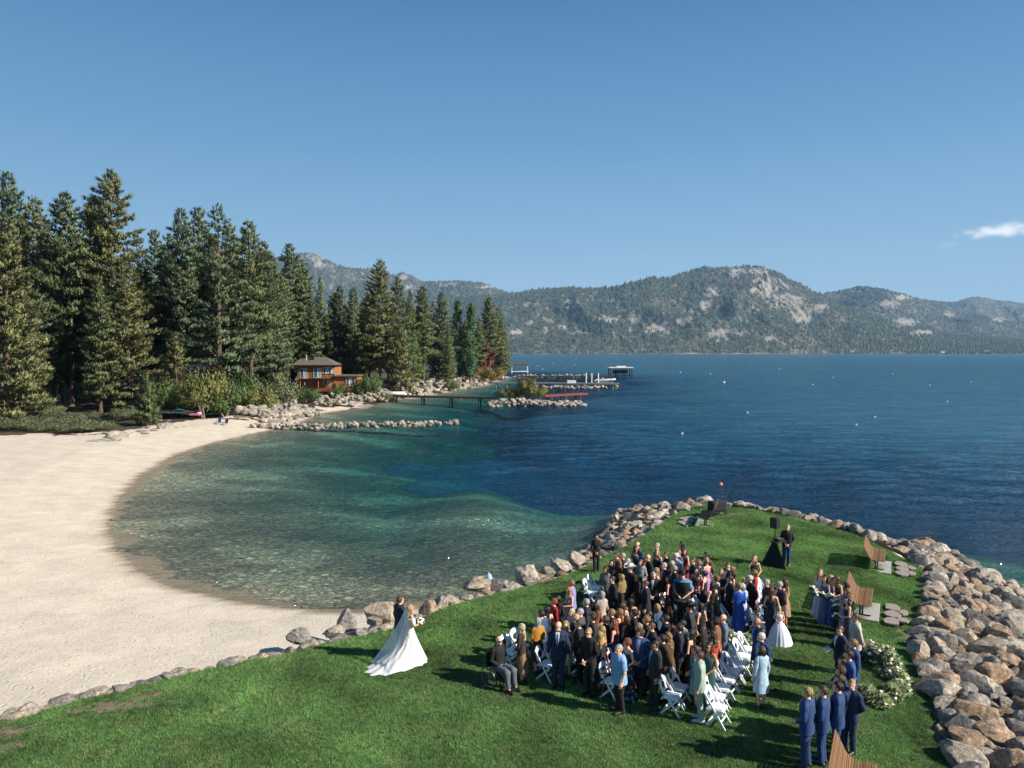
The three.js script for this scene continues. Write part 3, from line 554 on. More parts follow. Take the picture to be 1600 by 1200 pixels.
// ---------------------------------------------------------------- boulders: each one a mesh, gathered under the bank or wall it belongs to
const rockGeo = [], rockSmall = [];
{
  const make = (seed, detail, cuts) => {
    const r = rand(seed), g = mergeVertices(new THREE.IcosahedronGeometry(1, detail).deleteAttribute('uv').deleteAttribute('normal')), p = g.attributes.position, v = new THREE.Vector3(), col = [], uv = [];
    const planes = Array.from({ length: cuts }, () => [new THREE.Vector3(r() - .5, (r() - .4) * .9, r() - .5).normalize(), .50 + r() * .32]);
    const sx = .85 + r() * .4, sy = .62 + r() * .3, sz = .8 + r() * .35, o = r() * 50;
    for (let i = 0; i < p.count; i++) {
      v.fromBufferAttribute(p, i);
      v.multiplyScalar(1 + .13 * n3(v.x * 1.3 + o, v.y * 1.3, v.z * 1.3) + .05 * n3(v.x * 3.5, v.y * 3.5 + o, v.z * 3.5));
      for (const [n, d] of planes) { const k = v.dot(n); if (k > d) v.addScaledVector(n, (d - k) * .88); }
      v.multiplyScalar(1 + .018 * n3(v.x * 9, v.y * 9, v.z * 9 + o));
      p.setXYZ(i, v.x * sx, v.y * sy, v.z * sz); uv.push(v.x * .6 + v.y * .25, v.z * .6 + v.y * .35);
      const k = .88 + .20 * n3(v.x * 1.6 + o, v.y * 1.6, v.z * 1.6) + .16 * n3(v.x * 7, v.y * 7 + o, v.z * 7), w = .5 + .5 * n3(v.x * 1.1, v.y * 1.1 + 9, v.z + o), l = smoothstep(n3(v.x * 2.4 + 5, v.y * 2.4, v.z * 2.4 + o), .35, .7) * .35;
      col.push(k * (1 - l), k * lerp(.95, 1.0, w) * (1 - l * .95), k * lerp(.89, 1.02, w) * (1 - l));
    }
    g.setAttribute('color', new THREE.BufferAttribute(new Float32Array(col), 3));
    g.setAttribute('uv', new THREE.BufferAttribute(new Float32Array(uv), 2));
    const out = toCreasedNormals(g, .5), q = out.attributes.position, u = out.attributes.uv, A = new THREE.Vector3(), B = new THREE.Vector3(), D = new THREE.Vector3();
    for (let i = 0; i < q.count; i += 3) { A.fromBufferAttribute(q, i); B.fromBufferAttribute(q, i + 1).sub(A); D.fromBufferAttribute(q, i + 2).sub(A); B.cross(D); const x = Math.abs(B.x), y = Math.abs(B.y), z = Math.abs(B.z); for (let k = i; k < i + 3; k++) { const a = q.getX(k), b = q.getY(k), c = q.getZ(k); if (x > y && x > z) u.setXY(k, c * .55, b * .55); else if (y > z) u.setXY(k, a * .55 + .3, c * .55); else u.setXY(k, a * .55, b * .55 + .4); } }
    return out;
  };
  for (let i = 0; i < 12; i++) rockGeo.push(make(200 + i, 5, 5 + i % 4));
  for (let i = 0; i < 8; i++) rockSmall.push(make(300 + i, 2, 9));
}
const graniteMap = texture(512, (u, v) => { const k = .84 + .34 * (t1(u, v, 12) - .5) + .26 * (t2(u, v, 50) - .5) + .30 * (t3(u, v, 180) - .5); return [k, k * .985, k * .96]; }), graniteBump = texture(512, (u, v) => { const k = .5 + .5 * (t2(u, v, 9) - .5) + .35 * (t1(u, v, 34) - .5) + .2 * (t3(u, v, 120) - .5); return [k, k, k]; }, false);
const rockTones = ['#c2b8ab', '#b3ada6', '#a8a29c', '#c8b9a6', '#bda48c', '#98958f', '#d0c7ba', '#ad937b', '#858381', '#bdad9c'].map((h) => mat(h, .93, { vertexColors: true, map: graniteMap, bumpMap: graniteBump, bumpScale: .035 }));
const rockR = rand(333);
function rock(parent, name, x, y, z, size, small = false, tone = -1, flat = 1) {
  const set = small ? rockSmall : rockGeo, m = part(parent, name, set[Math.floor(rockR() * set.length)], rockTones[tone >= 0 ? tone : Math.floor(rockR() * rockTones.length)]);
  m.position.set(x, y, z); m.rotation.set((rockR() - .5) * .7, rockR() * 6.28, (rockR() - .5) * .7); m.scale.set(size * (.85 + rockR() * .4), size * flat * (.8 + rockR() * .4), size * (.85 + rockR() * .4)); return m;
}
function spread(n, tries, draw, gap) {   // dart throwing: [x, z, radius]
  const out = [];
  for (let k = 0; k < tries && out.length < n; k++) { const p = draw(k / tries); if (!p) continue; if (out.every((q) => Math.hypot(q[0] - p[0], q[1] - p[1]) > (q[2] + p[2]) * gap)) out.push(p); }
  return out;
}
{
  // slope of boulders between lawn and lake, in two stretches
  const r = rand(401);
  const bankOf = (z0, z1, label, n) => {
    const bank = thing('boulder_bank', label, 'rock bank');
    const at = (f) => { const x = lerp(9, 24, r()), z = lerp(z0, z1, r()); const l = edgeDistance(lawn, x, z), s = -edgeDistance(shore, x, z); if (l > -.12 || s < -1.1 || x < -z * .38) return null; if (x > -z * .78 + 1) return null; return [x, z, f < .12 ? .30 + r() * .24 : f < .40 ? .18 + r() * .13 : .09 + r() * .10]; };
    for (const [x, z, s] of spread(n, 16000, at, .70)) { const sd = -edgeDistance(shore, x, z), y = clamp(.25 * sd + .05, -.3, 1.2); rock(bank, 'boulder', x, y + s * .45, z, s); }
  };
  bankOf(-12.5, -19.5, 'sloping bank of tan and grey boulders behind the groomsmen', 295); bankOf(-19.5, -27, 'sloping bank of tan and grey boulders beside the altar flowers', 296); bankOf(-27, -45, 'sloping bank of tan and grey boulders beyond the lake facing benches', 298);
  { // loose small stones in the gaps
    const list = []; for (let k = 0; k < 9000 && list.length < 1500; k++) { const x = lerp(9, 25, r()), z = lerp(-13, -52, r()), l = edgeDistance(lawn, x, z), s = -edgeDistance(shore, x, z); if (l > -.05 || s < -.6 || x < -z * .3) continue; list.push([x, clamp(.25 * s + .08 + r() * .12, -.2, 1.32), z, .06 + r() * .11]); }
    const im = new THREE.InstancedMesh(rockSmall[2], rockTones[0], list.length), M = new THREE.Matrix4(), q = new THREE.Quaternion(), c = new THREE.Color(); list.forEach(([x, y, z, s], i) => { q.setFromEuler(new THREE.Euler(r() * 6, r() * 6, r() * 6)); im.setMatrixAt(i, M.compose(new THREE.Vector3(x, y, z), q, new THREE.Vector3(s * 1.2, s, s))); const k = .55 + r() * .5; im.setColorAt(i, c.setRGB(k, k * .96, k * .9)); });
    im.name = 'bank_gravel'; tag(im, 'small loose stones filling the gaps between the bank boulders', 'stones', null, 'stuff'); scene.add(im);
  }
  // rocks along the far end and the bay side of the lawn
  const line = (label, name, pts, level, n, size, jitter, tone, below) => {
    const o = thing(name, label, 'rock edging'), P = pts.map(([x, y]) => onLevel(x, y, level)), L = [0]; for (let i = 1; i < P.length; i++) L.push(L[i - 1] + P[i].distanceTo(P[i - 1]));
    for (let k = 0; k < n; k++) {
      const d = (k + .2 + r() * .6) / n * L[L.length - 1]; let i = 1; while (i < L.length - 1 && L[i] < d) i++;
      const p = P[i - 1].clone().lerp(P[i], (d - L[i - 1]) / (L[i] - L[i - 1])), s = size * (.6 + r() * .8), jx = (r() - .5) * jitter, jz = (r() - .5) * jitter;
      rock(o, 'boulder', p.x + jx, below(p.x + jx, p.z + jz, s), p.z + jz, s, false, tone(r()), .8);
    }
    return o;
  };
  const grey = (q) => [1, 2, 0, 8, 5, 3, 1][Math.floor(q * 7)], any = (q) => Math.floor(q * 10);
  const edge = line('row of half buried stones dividing the sandy beach from the lawn', 'stone_edging', [[-10, 1119], [60, 1101], [120, 1084], [180, 1070], [260, 1052], [340, 1035], [420, 1018], [500, 999], [560, 985], [600, 977]], 1.4, 56, .22, .14, grey, (x, z, s) => 1.12 + s * .40);
  for (const [x, y, s, t] of [[540, 980, .45, 1], [522, 990, .3, 0], [596, 968, .55, 3], [585, 975, .3, 1], [470, 1000, .32, 2], [455, 1003, .28, 8]]) { const p = onLevel(x, y, 1.2); rock(edge, 'boulder', p.x, 1.15 + s * .3, p.z - .2, s, false, t); }
  const bay = line('row of pale boulders between the clear bay and the lawn behind the bride', 'stone_edging', [[612, 975], [660, 956], [705, 940], [745, 928], [800, 916], [850, 903], [900, 889], [935, 872]], 1.25, 74, .25, .45, any, (x, z, s) => .95 + s * .3);
  for (const [x, y, s, t] of [[688, 950, .42, 1], [705, 945, .36, 0], [748, 918, .62, 3], [772, 920, .36, 8], [790, 918, .34, 1], [826, 905, .62, 6], [841, 903, .36, 4], [855, 898, .32, 5], [670, 958, .36, 4], [880, 886, .42, 6], [905, 878, .46, 6]]) { const p = onLevel(x, y, 1.2); rock(bay, 'boulder', p.x, 1.02 + s * .35, p.z - .35, s, false, t); }
  const pile = thing('boulder_bank', 'heap of angular boulders stepping down to the bay beside the lawn tip', 'rock bank');
  const at2 = (f) => { const x = lerp(3, 14, r()), z = -lerp(33, 52, r()), l = edgeDistance(lawn, x, z), s = -edgeDistance(shore, x, z); if (l > -.1 || s < -1.0 || x > 11) return null; return [x, z, f < .3 ? .30 + r() * .2 : .15 + r() * .17]; };
  for (const [x, z, s] of spread(280, 14000, at2, .68)) rock(pile, 'boulder', x, clamp(.3 * -edgeDistance(shore, x, z) + .1, -.25, 1.15) + s * .25, z, s, false, any(r()));
  const tip = thing('boulder_bank', 'rim of rounded boulders around the far end of the lawn', 'rock bank');
  const at3 = (f) => { const x = lerp(10.8, 22, r()), z = -lerp(34, 50, r()), l = edgeDistance(lawn, x, z), s = -edgeDistance(shore, x, z); if (l > -.1 || s < -.8 || (x > 15 && z > -36)) return null; return [x, z, f < .3 ? .27 + r() * .18 : .15 + r() * .14]; };
  for (const [x, z, s] of spread(280, 14000, at3, .68)) { const l = -edgeDistance(lawn, x, z); rock(tip, 'boulder', x, clamp(1.35 - .35 * l, -.2, 1.3) + s * .3, z, s, false, any(r())); }
  // far rocks (small, simple shapes)
  const far = (label, name, n, size, draw, flat = 1) => { const o = thing(name, label, 'rocks'); for (let k = 0; k < n; k++) { const p = draw(k / n); const s = size * (.55 + r() * .9); rock(o, 'boulder', p[0], p[1] + s * .25, p[2], s, true, [0, 1, 2, 6, 1, 5, 0][Math.floor(r() * 7)], flat); } return o; };
  const along = (a, b, w, ya = .1, yb = .5) => (f) => { const A = onLevel(...a, 0), B = onLevel(...b, 0); return [lerp(A.x, B.x, f) + (r() - .5) * w, lerp(ya, yb, r()), lerp(A.z, B.z, f) + (r() - .5) * w * 1.2]; };
  far('long thin breakwater of grey boulders reaching out across the bay', 'rock_breakwater', 230, .33, along([392, 671], [690, 665], 1.3, -.1, .5));
  far('two low rocks beyond the end of the breakwater', 'lake_rocks', 5, .5, along([700, 662], [712, 661], .8, -.2, .1));
  const bankPts = (a, b, rise) => (f) => { const A = onLevel(...a, 0), B = onLevel(...b, 0), q = r(); const x = lerp(A.x, B.x, f) - q * rise * 2.4 + (r() - .5), z = lerp(A.z, B.z, f) - q * rise * 1.2 + (r() - .5) * 2; return [x, q * rise, z]; };
  far('bank of grey boulders between the breakwater and the small beach', 'boulder_bank', 190, .5, bankPts([425, 667], [500, 648], 2.2));
  far('loose stone bank above the small beach below the cabin', 'boulder_bank', 110, .42, (f) => { const p = onLevel(lerp(490, 600, f), lerp(630, 622, f) + (r() - .5) * 8, 1.0); return [p.x, lerp(.7, 2.0, r()), p.z]; });
  far('rocky shore of pale boulders along the wooded point', 'boulder_bank', 260, .6, bankPts([600, 629], [760, 602], 2.6));
  far('boulder tip of the wooded point beside the golden willow', 'boulder_bank', 140, .85, bankPts([735, 604], [797, 590], 4));
  const isle = far('ring of dark rocks under the bush island beside the long pier', 'rock_islet', 170, .45, (f) => { const p = onLevel(lerp(764, 914, f), 632.5 + (r() - .5) * 5, 0), c = Math.sin(clamp(f * 1.6, 0, 1) * Math.PI); return [p.x, lerp(-.1, .35 + .45 * c, r()), p.z + (r() - .5) * 2.5]; });
  far('low line of rocks in front of the pale pier', 'lake_rocks', 80, .55, along([850, 606.5], [965, 606], 2.2, -.2, .3));
  far('dark rock crib carrying the farthest pier', 'lake_rocks', 90, .7, along([808, 590], [920, 588.5], 3, -.2, .6));
  far('scatter of low granite rocks lying on the open sand', 'beach_rocks', 16, .7, (f) => { const x = lerp(176, 270, f), y = lerp(683, 664, f) + (r() - .5) * 6, p = onLevel(x, y, 1.0); return [p.x, groundY(p.x, p.z) - .1, p.z]; }, .7);
  { const o = thing('granite_slab', 'long flat granite slab half buried in the open sand', 'rock'); const p = onLevel(160, 688, 1.0); const m = rock(o, 'boulder', p.x, groundY(p.x, p.z), p.z, 1.2, true, 1, .35); m.scale.set(2.2, .45, .8); m.rotation.set(0, .2, .05); }
  // islet soil and bushes
  const c = onLevel(815, 630, 0);
  const soil = new THREE.SphereGeometry(1, 20, 8, 0, 6.3, 0, 1.57).scale(7.5, .9, 1.8).translate(c.x - .5, 0, c.z - 1); part(isle, 'soil', soil, mat(C(.14, .11, .07), 1));
  const bush = (px, w, h, kind, label) => { const p = onLevel(px, 630, 0), o = thing('islet_bush', label, 'bush', new THREE.Vector3(p.x, .6, p.z - 1.2), px); o.scale.set(w, h, w * .8); const k = shrubKinds[kind]; part(o, 'stem', k.trunk, mat(C(.16, .12, .09), .9)); part(o, 'foliage', k.crown, needleMat).userData.kind = 'stuff'; };
  bush(786, 2.0, 2.8, 'olive', 'dull olive bush at the shore end of the islet'); bush(804, 2.2, 3.0, 'gold', 'browning bush in the middle of the islet'); bush(825, 3.0, 4.8, 'yellow', 'tallest rounded yellow green bush on the islet'); bush(843, 2.3, 3.0, 'yellow', 'lower yellow green bush next to the tallest islet bush');
}
// ---------------------------------------------------------------- cabins, piers, boats and buoys
const woodMap = texture(512, (u, v) => { const k = .72 + .35 * (t1(u * 1, v * .06, 120) - .5) + .2 * (t2(u, v * .1, 40) - .5) + .1 * (t3(u, v, 200) - .5); return [k, k * .97, k * .93]; });
const glassMat = new THREE.MeshPhysicalMaterial({ color: C(.10, .13, .15), roughness: .05, metalness: 0, specularIntensity: 1, ior: 1.6 });
const trimWhite = mat('#d9d9d4', .6), darkMetal = mat('#232527', .5, { metalness: .4 }), greyDeck = mat('#8d8a86', .8, { map: woodMap }), brownDeck = mat('#6d5546', .85, { map: woodMap }), redWood = mat('#8e4a33', .8, { map: woodMap });
{
  const cedarWall = mat('#d98f55', .8, { map: woodMap, bumpMap: woodMap, bumpScale: .02 }), shingle = mat('#a29a94', .9, { map: litterMap, bumpMap: litterMap, bumpScale: .05 }), deckOrange = mat('#b0642f', .8, { map: woodMap });
  const curtain = mat('#b9c0c0', .7);
  // orange two-storey cabin
  const D = 160, base = atDepth(494, 607, D), k = D / F; // metres per pixel there
  const cab = thing('cabin', 'orange wooden two storey cabin with grey roof and balcony among the pines', 'house', new THREE.Vector3(base.x, 2.4, base.z));
  const U = (px) => (px - 494) * k, V = (py) => CAM_H - (py - 550) * k - 2.4;   // photo pixel to the front wall's own axes
  part(cab, 'wall', merge([box(U(524) - U(465), V(571) + 1.5, 7, (U(524) + U(465)) / 2, (V(571) - 1.5) / 2, -3.5)]), cedarWall);
  const e0 = U(457), e1 = U(526), ye = V(570.5), yr = V(558), zr = -3.6;
  const roofPos = [e0, ye, .7, e1, ye, .7, U(503), yr, zr, U(466), yr, zr, e0, ye, -7.6, e1, ye, -7.6];
  const roof = part(cab, 'roof', geo(roofPos, [0, 1, 2, 0, 2, 3, 4, 3, 2, 4, 2, 5, 0, 3, 4, 1, 5, 2]).toNonIndexed(), shingle); roof.geometry.computeVertexNormals();
  part(roof, 'fascia', merge([box(e1 - e0, .28, .06, (e0 + e1) / 2, ye - .1, .72), box(.06, .28, 8.3, e1 + .02, ye - .1, -3.45), box(.06, .28, 8.3, e0 - .02, ye - .1, -3.45)]), darkMetal);
  part(roof, 'chimney', merge([box(.5, 1.3, .5, U(485), yr - .3, -2.2), box(.62, .12, .62, U(485), yr + .4, -2.2)]), darkMetal);
  part(roof, 'vent_pipe', bar([U(476), yr - 1, -1.8], [U(476), yr + .45, -1.8], .07), trimWhite);
  const win = (x0, x1, y0, y1, n, z = .03, parent = cab) => {
    const a = U(x0), b = U(x1), c = V(y1), d = V(y0), f = part(parent, 'window', merge([box(b - a, .09, .1, (a + b) / 2, d, z), box(b - a, .09, .1, (a + b) / 2, c, z), ...Array.from({ length: n + 1 }, (_, i) => box(.09, d - c, .12, lerp(a, b, i / n), (c + d) / 2, z))]), trimWhite);
    for (let i = 0; i < n; i++) { const p = lerp(a, b, i / n), q = lerp(a, b, (i + 1) / n); part(f, 'pane', box(q - p - .1, d - c - .1, .02, (p + q) / 2, (c + d) / 2, z - .01), i % 2 ? curtain : glassMat); }
  };
  win(469, 480, 576, 591, 2); win(490.5, 501.5, 575.5, 590, 2); win(505, 522, 574.5, 584, 4); win(506, 517, 593.5, 602, 2);
  const rail = (parent, x0, x1, y, z, h, step = .9) => { const L = [box(x1 - x0, .07, .06, (x0 + x1) / 2, y + h, z), box(x1 - x0, .05, .05, (x0 + x1) / 2, y + .15, z)]; part(parent, 'rail', merge(L), darkMetal); const n = Math.round((x1 - x0) / .22); part(parent, 'balusters', merge(Array.from({ length: n }, (_, i) => box(.03, h - .2, .03, lerp(x0, x1, (i + .5) / n), y + h / 2 + .08, z))), darkMetal); for (let x = x0; x <= x1 + .01; x += (x1 - x0) / Math.max(1, Math.round((x1 - x0) / 2.4))) part(parent, 'post', box(.1, h, .1, x, y + h / 2, z), darkMetal); };
  const bal = part(cab, 'balcony', box(U(525) - U(470), .22, 1.6, (U(525) + U(470)) / 2, V(592.5), .8), darkMetal); rail(bal, U(471), U(524), V(592), 1.5, 1.2);
  part(cab, 'balcony_post', bar([U(472), V(608), 1.4], [U(472), V(593), 1.4], .1), cedarWall); part(cab, 'balcony_post', bar([U(500), V(608), 1.4], [U(500), V(593), 1.4], .1), cedarWall);
  const ext = part(cab, 'lower_wing', box(U(558) - U(524), V(588) - V(607), 5, (U(558) + U(524)) / 2, (V(588) + V(607)) / 2, -2.6), cedarWall);
  part(ext, 'wing_roof', box(U(561) - U(522), .25, 5.8, (U(561) + U(522)) / 2, V(587), -2.4), shingle); win(541, 554, 590.5, 603, 3, .02, ext);
  const deck = part(cab, 'deck', box(U(582) - U(500), .55, 3.6, (U(582) + U(500)) / 2, V(608.5), 1.8), deckOrange); rail(deck, U(501), U(581), V(606.5), 3.5, 1.05);
  for (const x of [503, 520, 540, 560, 579]) part(deck, 'deck_post', bar([U(x), V(622), 3.2], [U(x), V(609), 3.2], .11), darkMetal);
  // darker cabin half hidden among the trunks
  const p2 = atDepth(300, 590, 122), c2 = thing('cabin', 'dark wooden cabin with weathered grey gable roof half hidden by pines', 'house', new THREE.Vector3(p2.x, groundY(p2.x, p2.z) - .3, p2.z), -.35);
  part(c2, 'wall', box(11, 5.2, 7, 0, 2.6, 0), mat('#5d3c28', .9, { map: woodMap }));
  const rg = geo([-6.3, 4.9, 4.4, 6.3, 4.9, 4.4, 6.3, 8.3, 0, -6.3, 8.3, 0, -6.3, 4.9, -4.4, 6.3, 4.9, -4.4], [0, 1, 2, 0, 2, 3, 4, 3, 2, 4, 2, 5]).toNonIndexed(); rg.computeVertexNormals(); part(c2, 'roof', rg, shingle);
  for (const x of [-3.4, 0, 3.4]) { const w = part(c2, 'window', box(1.7, 1.5, .1, x, 2.9, 3.52), trimWhite); part(w, 'pane', box(1.5, 1.3, .04, x, 2.9, 3.57), glassMat); }
  const p3 = atDepth(105, 560, 150), c3 = thing('cabin', 'pale grey cabin glimpsed between the bare pine trunks', 'house', new THREE.Vector3(p3.x, groundY(p3.x, p3.z) - .3, p3.z), .1);
  part(c3, 'wall', box(12, 5, 8, 0, 2.5, 0), mat('#9b9a92', .9)); const r3 = geo([-6.8, 4.8, 4.8, 6.8, 4.8, 4.8, 6.8, 7.8, 0, -6.8, 7.8, 0, -6.8, 4.8, -4.8, 6.8, 4.8, -4.8], [0, 1, 2, 0, 2, 3, 4, 3, 2, 4, 2, 5]).toNonIndexed(); r3.computeVertexNormals(); part(c3, 'roof', r3, shingle);
  for (const x of [-3, 0, 3]) { const w = part(c3, 'window', box(1.6, 1.5, .1, x, 2.8, 4.02), trimWhite); part(w, 'pane', box(1.4, 1.3, .04, x, 2.8, 4.07), glassMat); }
  // piers
  function pier(a, b, y, width, step, deckMat, pileMat, label, thick = .22) {
    const dx = b[0] - a[0], dz = b[1] - a[1], L = Math.hypot(dx, dz), o = thing('pier', label, 'pier', new THREE.Vector3(a[0], 0, a[1]), Math.atan2(-dz, dx));
    const n = Math.ceil(L / .9); for (let i = 0; i < n; i++) part(o, 'plank', box(L / n - .025, .06, width, (i + .5) * L / n, y, 0), deckMat);
    part(o, 'stringer', merge([box(L, thick, .16, L / 2, y - .03 - thick / 2, width / 2 - .1), box(L, thick, .16, L / 2, y - .03 - thick / 2, -width / 2 + .1)]), pileMat);
    for (let x = step * .5; x < L; x += step) for (const s of [-1, 1]) part(o, 'pile', bar([x, -2.5, s * (width / 2 - .25)], [x, y - .04, s * (width / 2 - .25)], .17, 7), pileMat);
    return o;
  }
  const P = (x, y, h) => { const p = onLevel(x, y, h); return [p.x, p.z]; };
  const p1a = P(634, 618.5, 1.3), p1b = P(772, 620, 1.3), p1c = P(913, 615, 1.3);
  pier(P(596, 617.5, 1.3), P(775, 620, 1.3), 1.3, 2.0, 6.4, brownDeck, mat('#3d3531', .9), 'long brown pier running from the rocky shore to the bush islet', .35);
  pier(P(846, 618.5, 1.3), p1c, 1.45, 2.2, 4.4, redWood, mat('#7b3a2c', .85), 'reddish end section of pier beyond the bush islet', .3);
  const pale = pier(P(768, 597, 1.4), P(967, 599, 1.4), 1.4, 2.6, 3.6, mat('#b3b4b4', .8, { map: woodMap }), mat('#8a8d8f', .8), 'pale grey pier carrying a white motorboat', .3);
  for (const x of [29.5, 31.2, 33.2]) part(pale, 'mooring_post', bar([x, 0, -1.2], [x, 4.4, -1.2], .17, 8), trimWhite);
  const far = pier(P(806, 587, 1.3), P(960, 587, 1.3), 1.3, 2.4, 5, mat('#5c5653', .9, { map: woodMap }), mat('#3a3533', .9), 'dark farthest pier leading to the boat shelter', .4);
  const lk = onLevel(893, 599, 1.4), locker = thing('dock_locker', 'low white storage locker standing on the pale pier', 'locker', new THREE.Vector3(lk.x, 1.43, lk.z)); part(locker, 'box', box(2.6, .8, 1, 0, .4, 0, .05), trimWhite); part(locker, 'lid', box(2.7, .1, 1.1, 0, .86, 0, .03), mat('#e4e4e0', .6));
  // boat shelter
  { const p = onLevel(969, 589.5, 0), s = thing('boat_shelter', 'open sided boat shelter with pale flat roof at the end of the farthest pier', 'boat shelter', new THREE.Vector3(p.x, 0, p.z)), w = 9.6, d = 6;
    for (const x of [-w / 2 + .3, -w / 6, w / 6, w / 2 - .3]) for (const z of [-d / 2, d / 2]) part(s, 'post', box(.36, 5.4, .36, x, 1.3, z), darkMetal);
    part(s, 'roof', box(w + .8, .35, d + .8, 0, 4.15, 0), mat('#d3c8bd', .8)); part(s, 'roof_hump', box(4, .5, 3, .3, 4.58, 0), mat('#d9d0c6', .8)); part(s, 'catwalk', box(w, .3, 1.2, 0, 1.0, d / 2 + .2), darkMetal); part(s, 'hoisted_boat', box(6.5, 1.5, 2.2, 0, 2.4, 0, .4), mat('#23282d', .5)); part(s, 'side_beam', box(w, .3, .2, 0, 3.8, d / 2 + .15), darkMetal); }
  { const p = onLevel(806, 583, 0), s = thing('boathouse', 'small red brown boathouse at the water edge behind the point', 'boathouse', new THREE.Vector3(p.x + 2, 0, p.z)); part(s, 'roof', box(9, 1.0, 6, 0, 4.4, 0), mat('#6e3f30', .9)); for (const x of [-4, 4]) for (const z of [-2.4, 2.4]) part(s, 'post', box(.35, 4, .35, x, 2, z), trimWhite); part(s, 'dock', box(9, .4, 5, 0, .9, 0), trimWhite); }
  // motorboat on its lift
  { const p = onLevel(944, 597, 1.4), b = thing('motorboat', 'white motorboat sitting on a lift beside the pale pier', 'boat', new THREE.Vector3(p.x, 1.5, p.z + 2.6), .05), pos = [], idx = [], S = 14, R = 8;
    for (let j = 0; j <= S; j++) { const t = j / S, x = -3.2 + 6.4 * t, w = 1.1 * Math.pow(Math.sin(Math.PI * Math.min(1, .35 + t * .65)), .6) * (t > .97 ? .1 : 1), top = .9 + .25 * t * t; for (let i = 0; i <= R; i++) { const a = Math.PI * i / R; pos.push(x, top - Math.sin(a) ** .8 * (.95 - .45 * t * t), -Math.cos(a) * w); } }
    for (let j = 0; j < S; j++) for (let i = 0; i < R; i++) { const a = j * (R + 1) + i; idx.push(a, a + 1, a + R + 1, a + 1, a + R + 2, a + R + 1); }
    part(b, 'hull', geo(pos, idx), mat('#eceae6', .3)); part(b, 'deck', new THREE.CircleGeometry(1, 20).rotateX(-Math.PI / 2).scale(3, 1, .9).translate(-.1, .92, 0), mat('#d6d3cc', .6)); part(b, 'windshield', geo([.3, .95, -.8, .3, .95, .8, -.2, 1.55, .65, -.2, 1.55, -.65], [0, 1, 2, 0, 2, 3]), glassMat); part(b, 'outboard_motor', box(.5, .8, .5, -3.3, 1.0, 0, .1), darkMetal); part(b, 'seat', box(.5, .5, 1.5, -.9, 1.1, 0, .08), mat('#b9b4aa', .7)); part(b, 'lift_frame', merge([box(5, .15, .15, 0, -.1, .8), box(5, .15, .15, 0, -.1, -.8), bar([-2, -3, .9], [-2, 1.2, .9], .08), bar([2, -3, .9], [2, 1.2, .9], .08)]), mat('#9b9fa2', .5, { metalness: .6 })); }
  // upturned dinghy on the shore by the long pier
  { const p = onLevel(622, 616, 1.5), b = thing('dinghy', 'white dinghy lying upturned beside the long pier root', 'boat', new THREE.Vector3(p.x, 1.5, p.z)); part(b, 'hull', new THREE.SphereGeometry(1, 16, 8, 0, 6.3, 0, 1.57).scale(2.0, .55, .75), mat('#d9d9d6', .5)); part(b, 'keel', box(3.4, .12, .06, 0, .54, 0), trimWhite); }
  // mooring buoys
  const white = mat('#e8e6e0', .5), orange = mat('#e2582a', .5), ball = new THREE.SphereGeometry(1, 14, 10), collar = new THREE.TorusGeometry(1.0, .1, 6, 16).rotateX(Math.PI / 2), eye = new THREE.TorusGeometry(.2, .06, 5, 10).translate(0, 1.12, 0);
  const buoy = (x, y, rad, m, label, group) => { const p = onLevel(x, y, 0), o = thing('mooring_buoy', label, 'buoy', new THREE.Vector3(p.x, rad * .25, p.z), 0, group); o.scale.setScalar(rad); part(o, 'float', ball, m); part(o, 'collar', collar, m === white ? mat('#3b6fa8', .6) : white); part(o, 'ring', eye, darkMetal); };
  for (const [x, y] of [[1063, 582], [1110, 584], [1168, 645], [1270, 601], [1338, 664], [1367, 652], [1453, 602], [1066, 678], [1517, 597], [1480, 628], [840, 572], [848, 577], [865, 568], [898, 570], [1302, 590], [1218, 577], [1395, 584]]) buoy(x, y, .11 + .00042 * -onLevel(x, y).z, white, 'white ball buoy floating on the open lake', 'white mooring buoys on the lake');
  buoy(1126, 757, .16, orange, 'orange ball buoy floating just off the lawn tip');
  buoy(720, 622, .35, orange, 'orange ball buoy under the long brown pier'); buoy(1131, 598, .45, mat('#e9c9a8', .5), 'pale orange ball buoy on the open lake');
  // colourful things on the far beach
  { const at = (x, y, d) => { const q = pixelRay(x, y); return new THREE.Vector3(-q.x / q.z * d, groundY(-q.x / q.z * d, -d), -d); };
    const gear = thing('games_table', 'white folding table with yellow and teal games under the lone pine', 'table', at(262, 645, 104)); part(gear, 'tabletop', box(5, .1, 1.2, 0, .9, 0), trimWhite); for (const x of [-2.2, 2.2]) for (const z of [-.45, .45]) part(gear, 'leg', bar([x, 0, z], [x, .88, z], .04), darkMetal);
    for (const [x, c, n, l] of [[-1.6, '#e5a92a', 'yellow', 'yellow float ring lying on the games table'], [1.9, '#39a9b0', 'teal', 'teal float ring lying on the games table']]) { const p = at(262, 645, 104), o = thing('float_ring', l, 'float', new THREE.Vector3(p.x + x, p.y + 1.15, p.z)); part(o, 'tube', new THREE.TorusGeometry(.55, .2, 8, 16).rotateX(1.2), mat(c, .5)); part(o, 'rope', new THREE.TorusGeometry(.78, .03, 5, 16).rotateX(1.2), trimWhite); }
    const fl = thing('beach_float', 'bright pink inflatable float at the edge of the trees', 'float', at(305, 652, 102)); part(fl, 'mattress', box(1.5, .3, .9, 0, .9, 0, .12), mat('#9a6480', .7)); part(fl, 'pillow', box(.4, .25, .8, .6, 1.1, 0, .1), mat('#e7a0c8', .5));
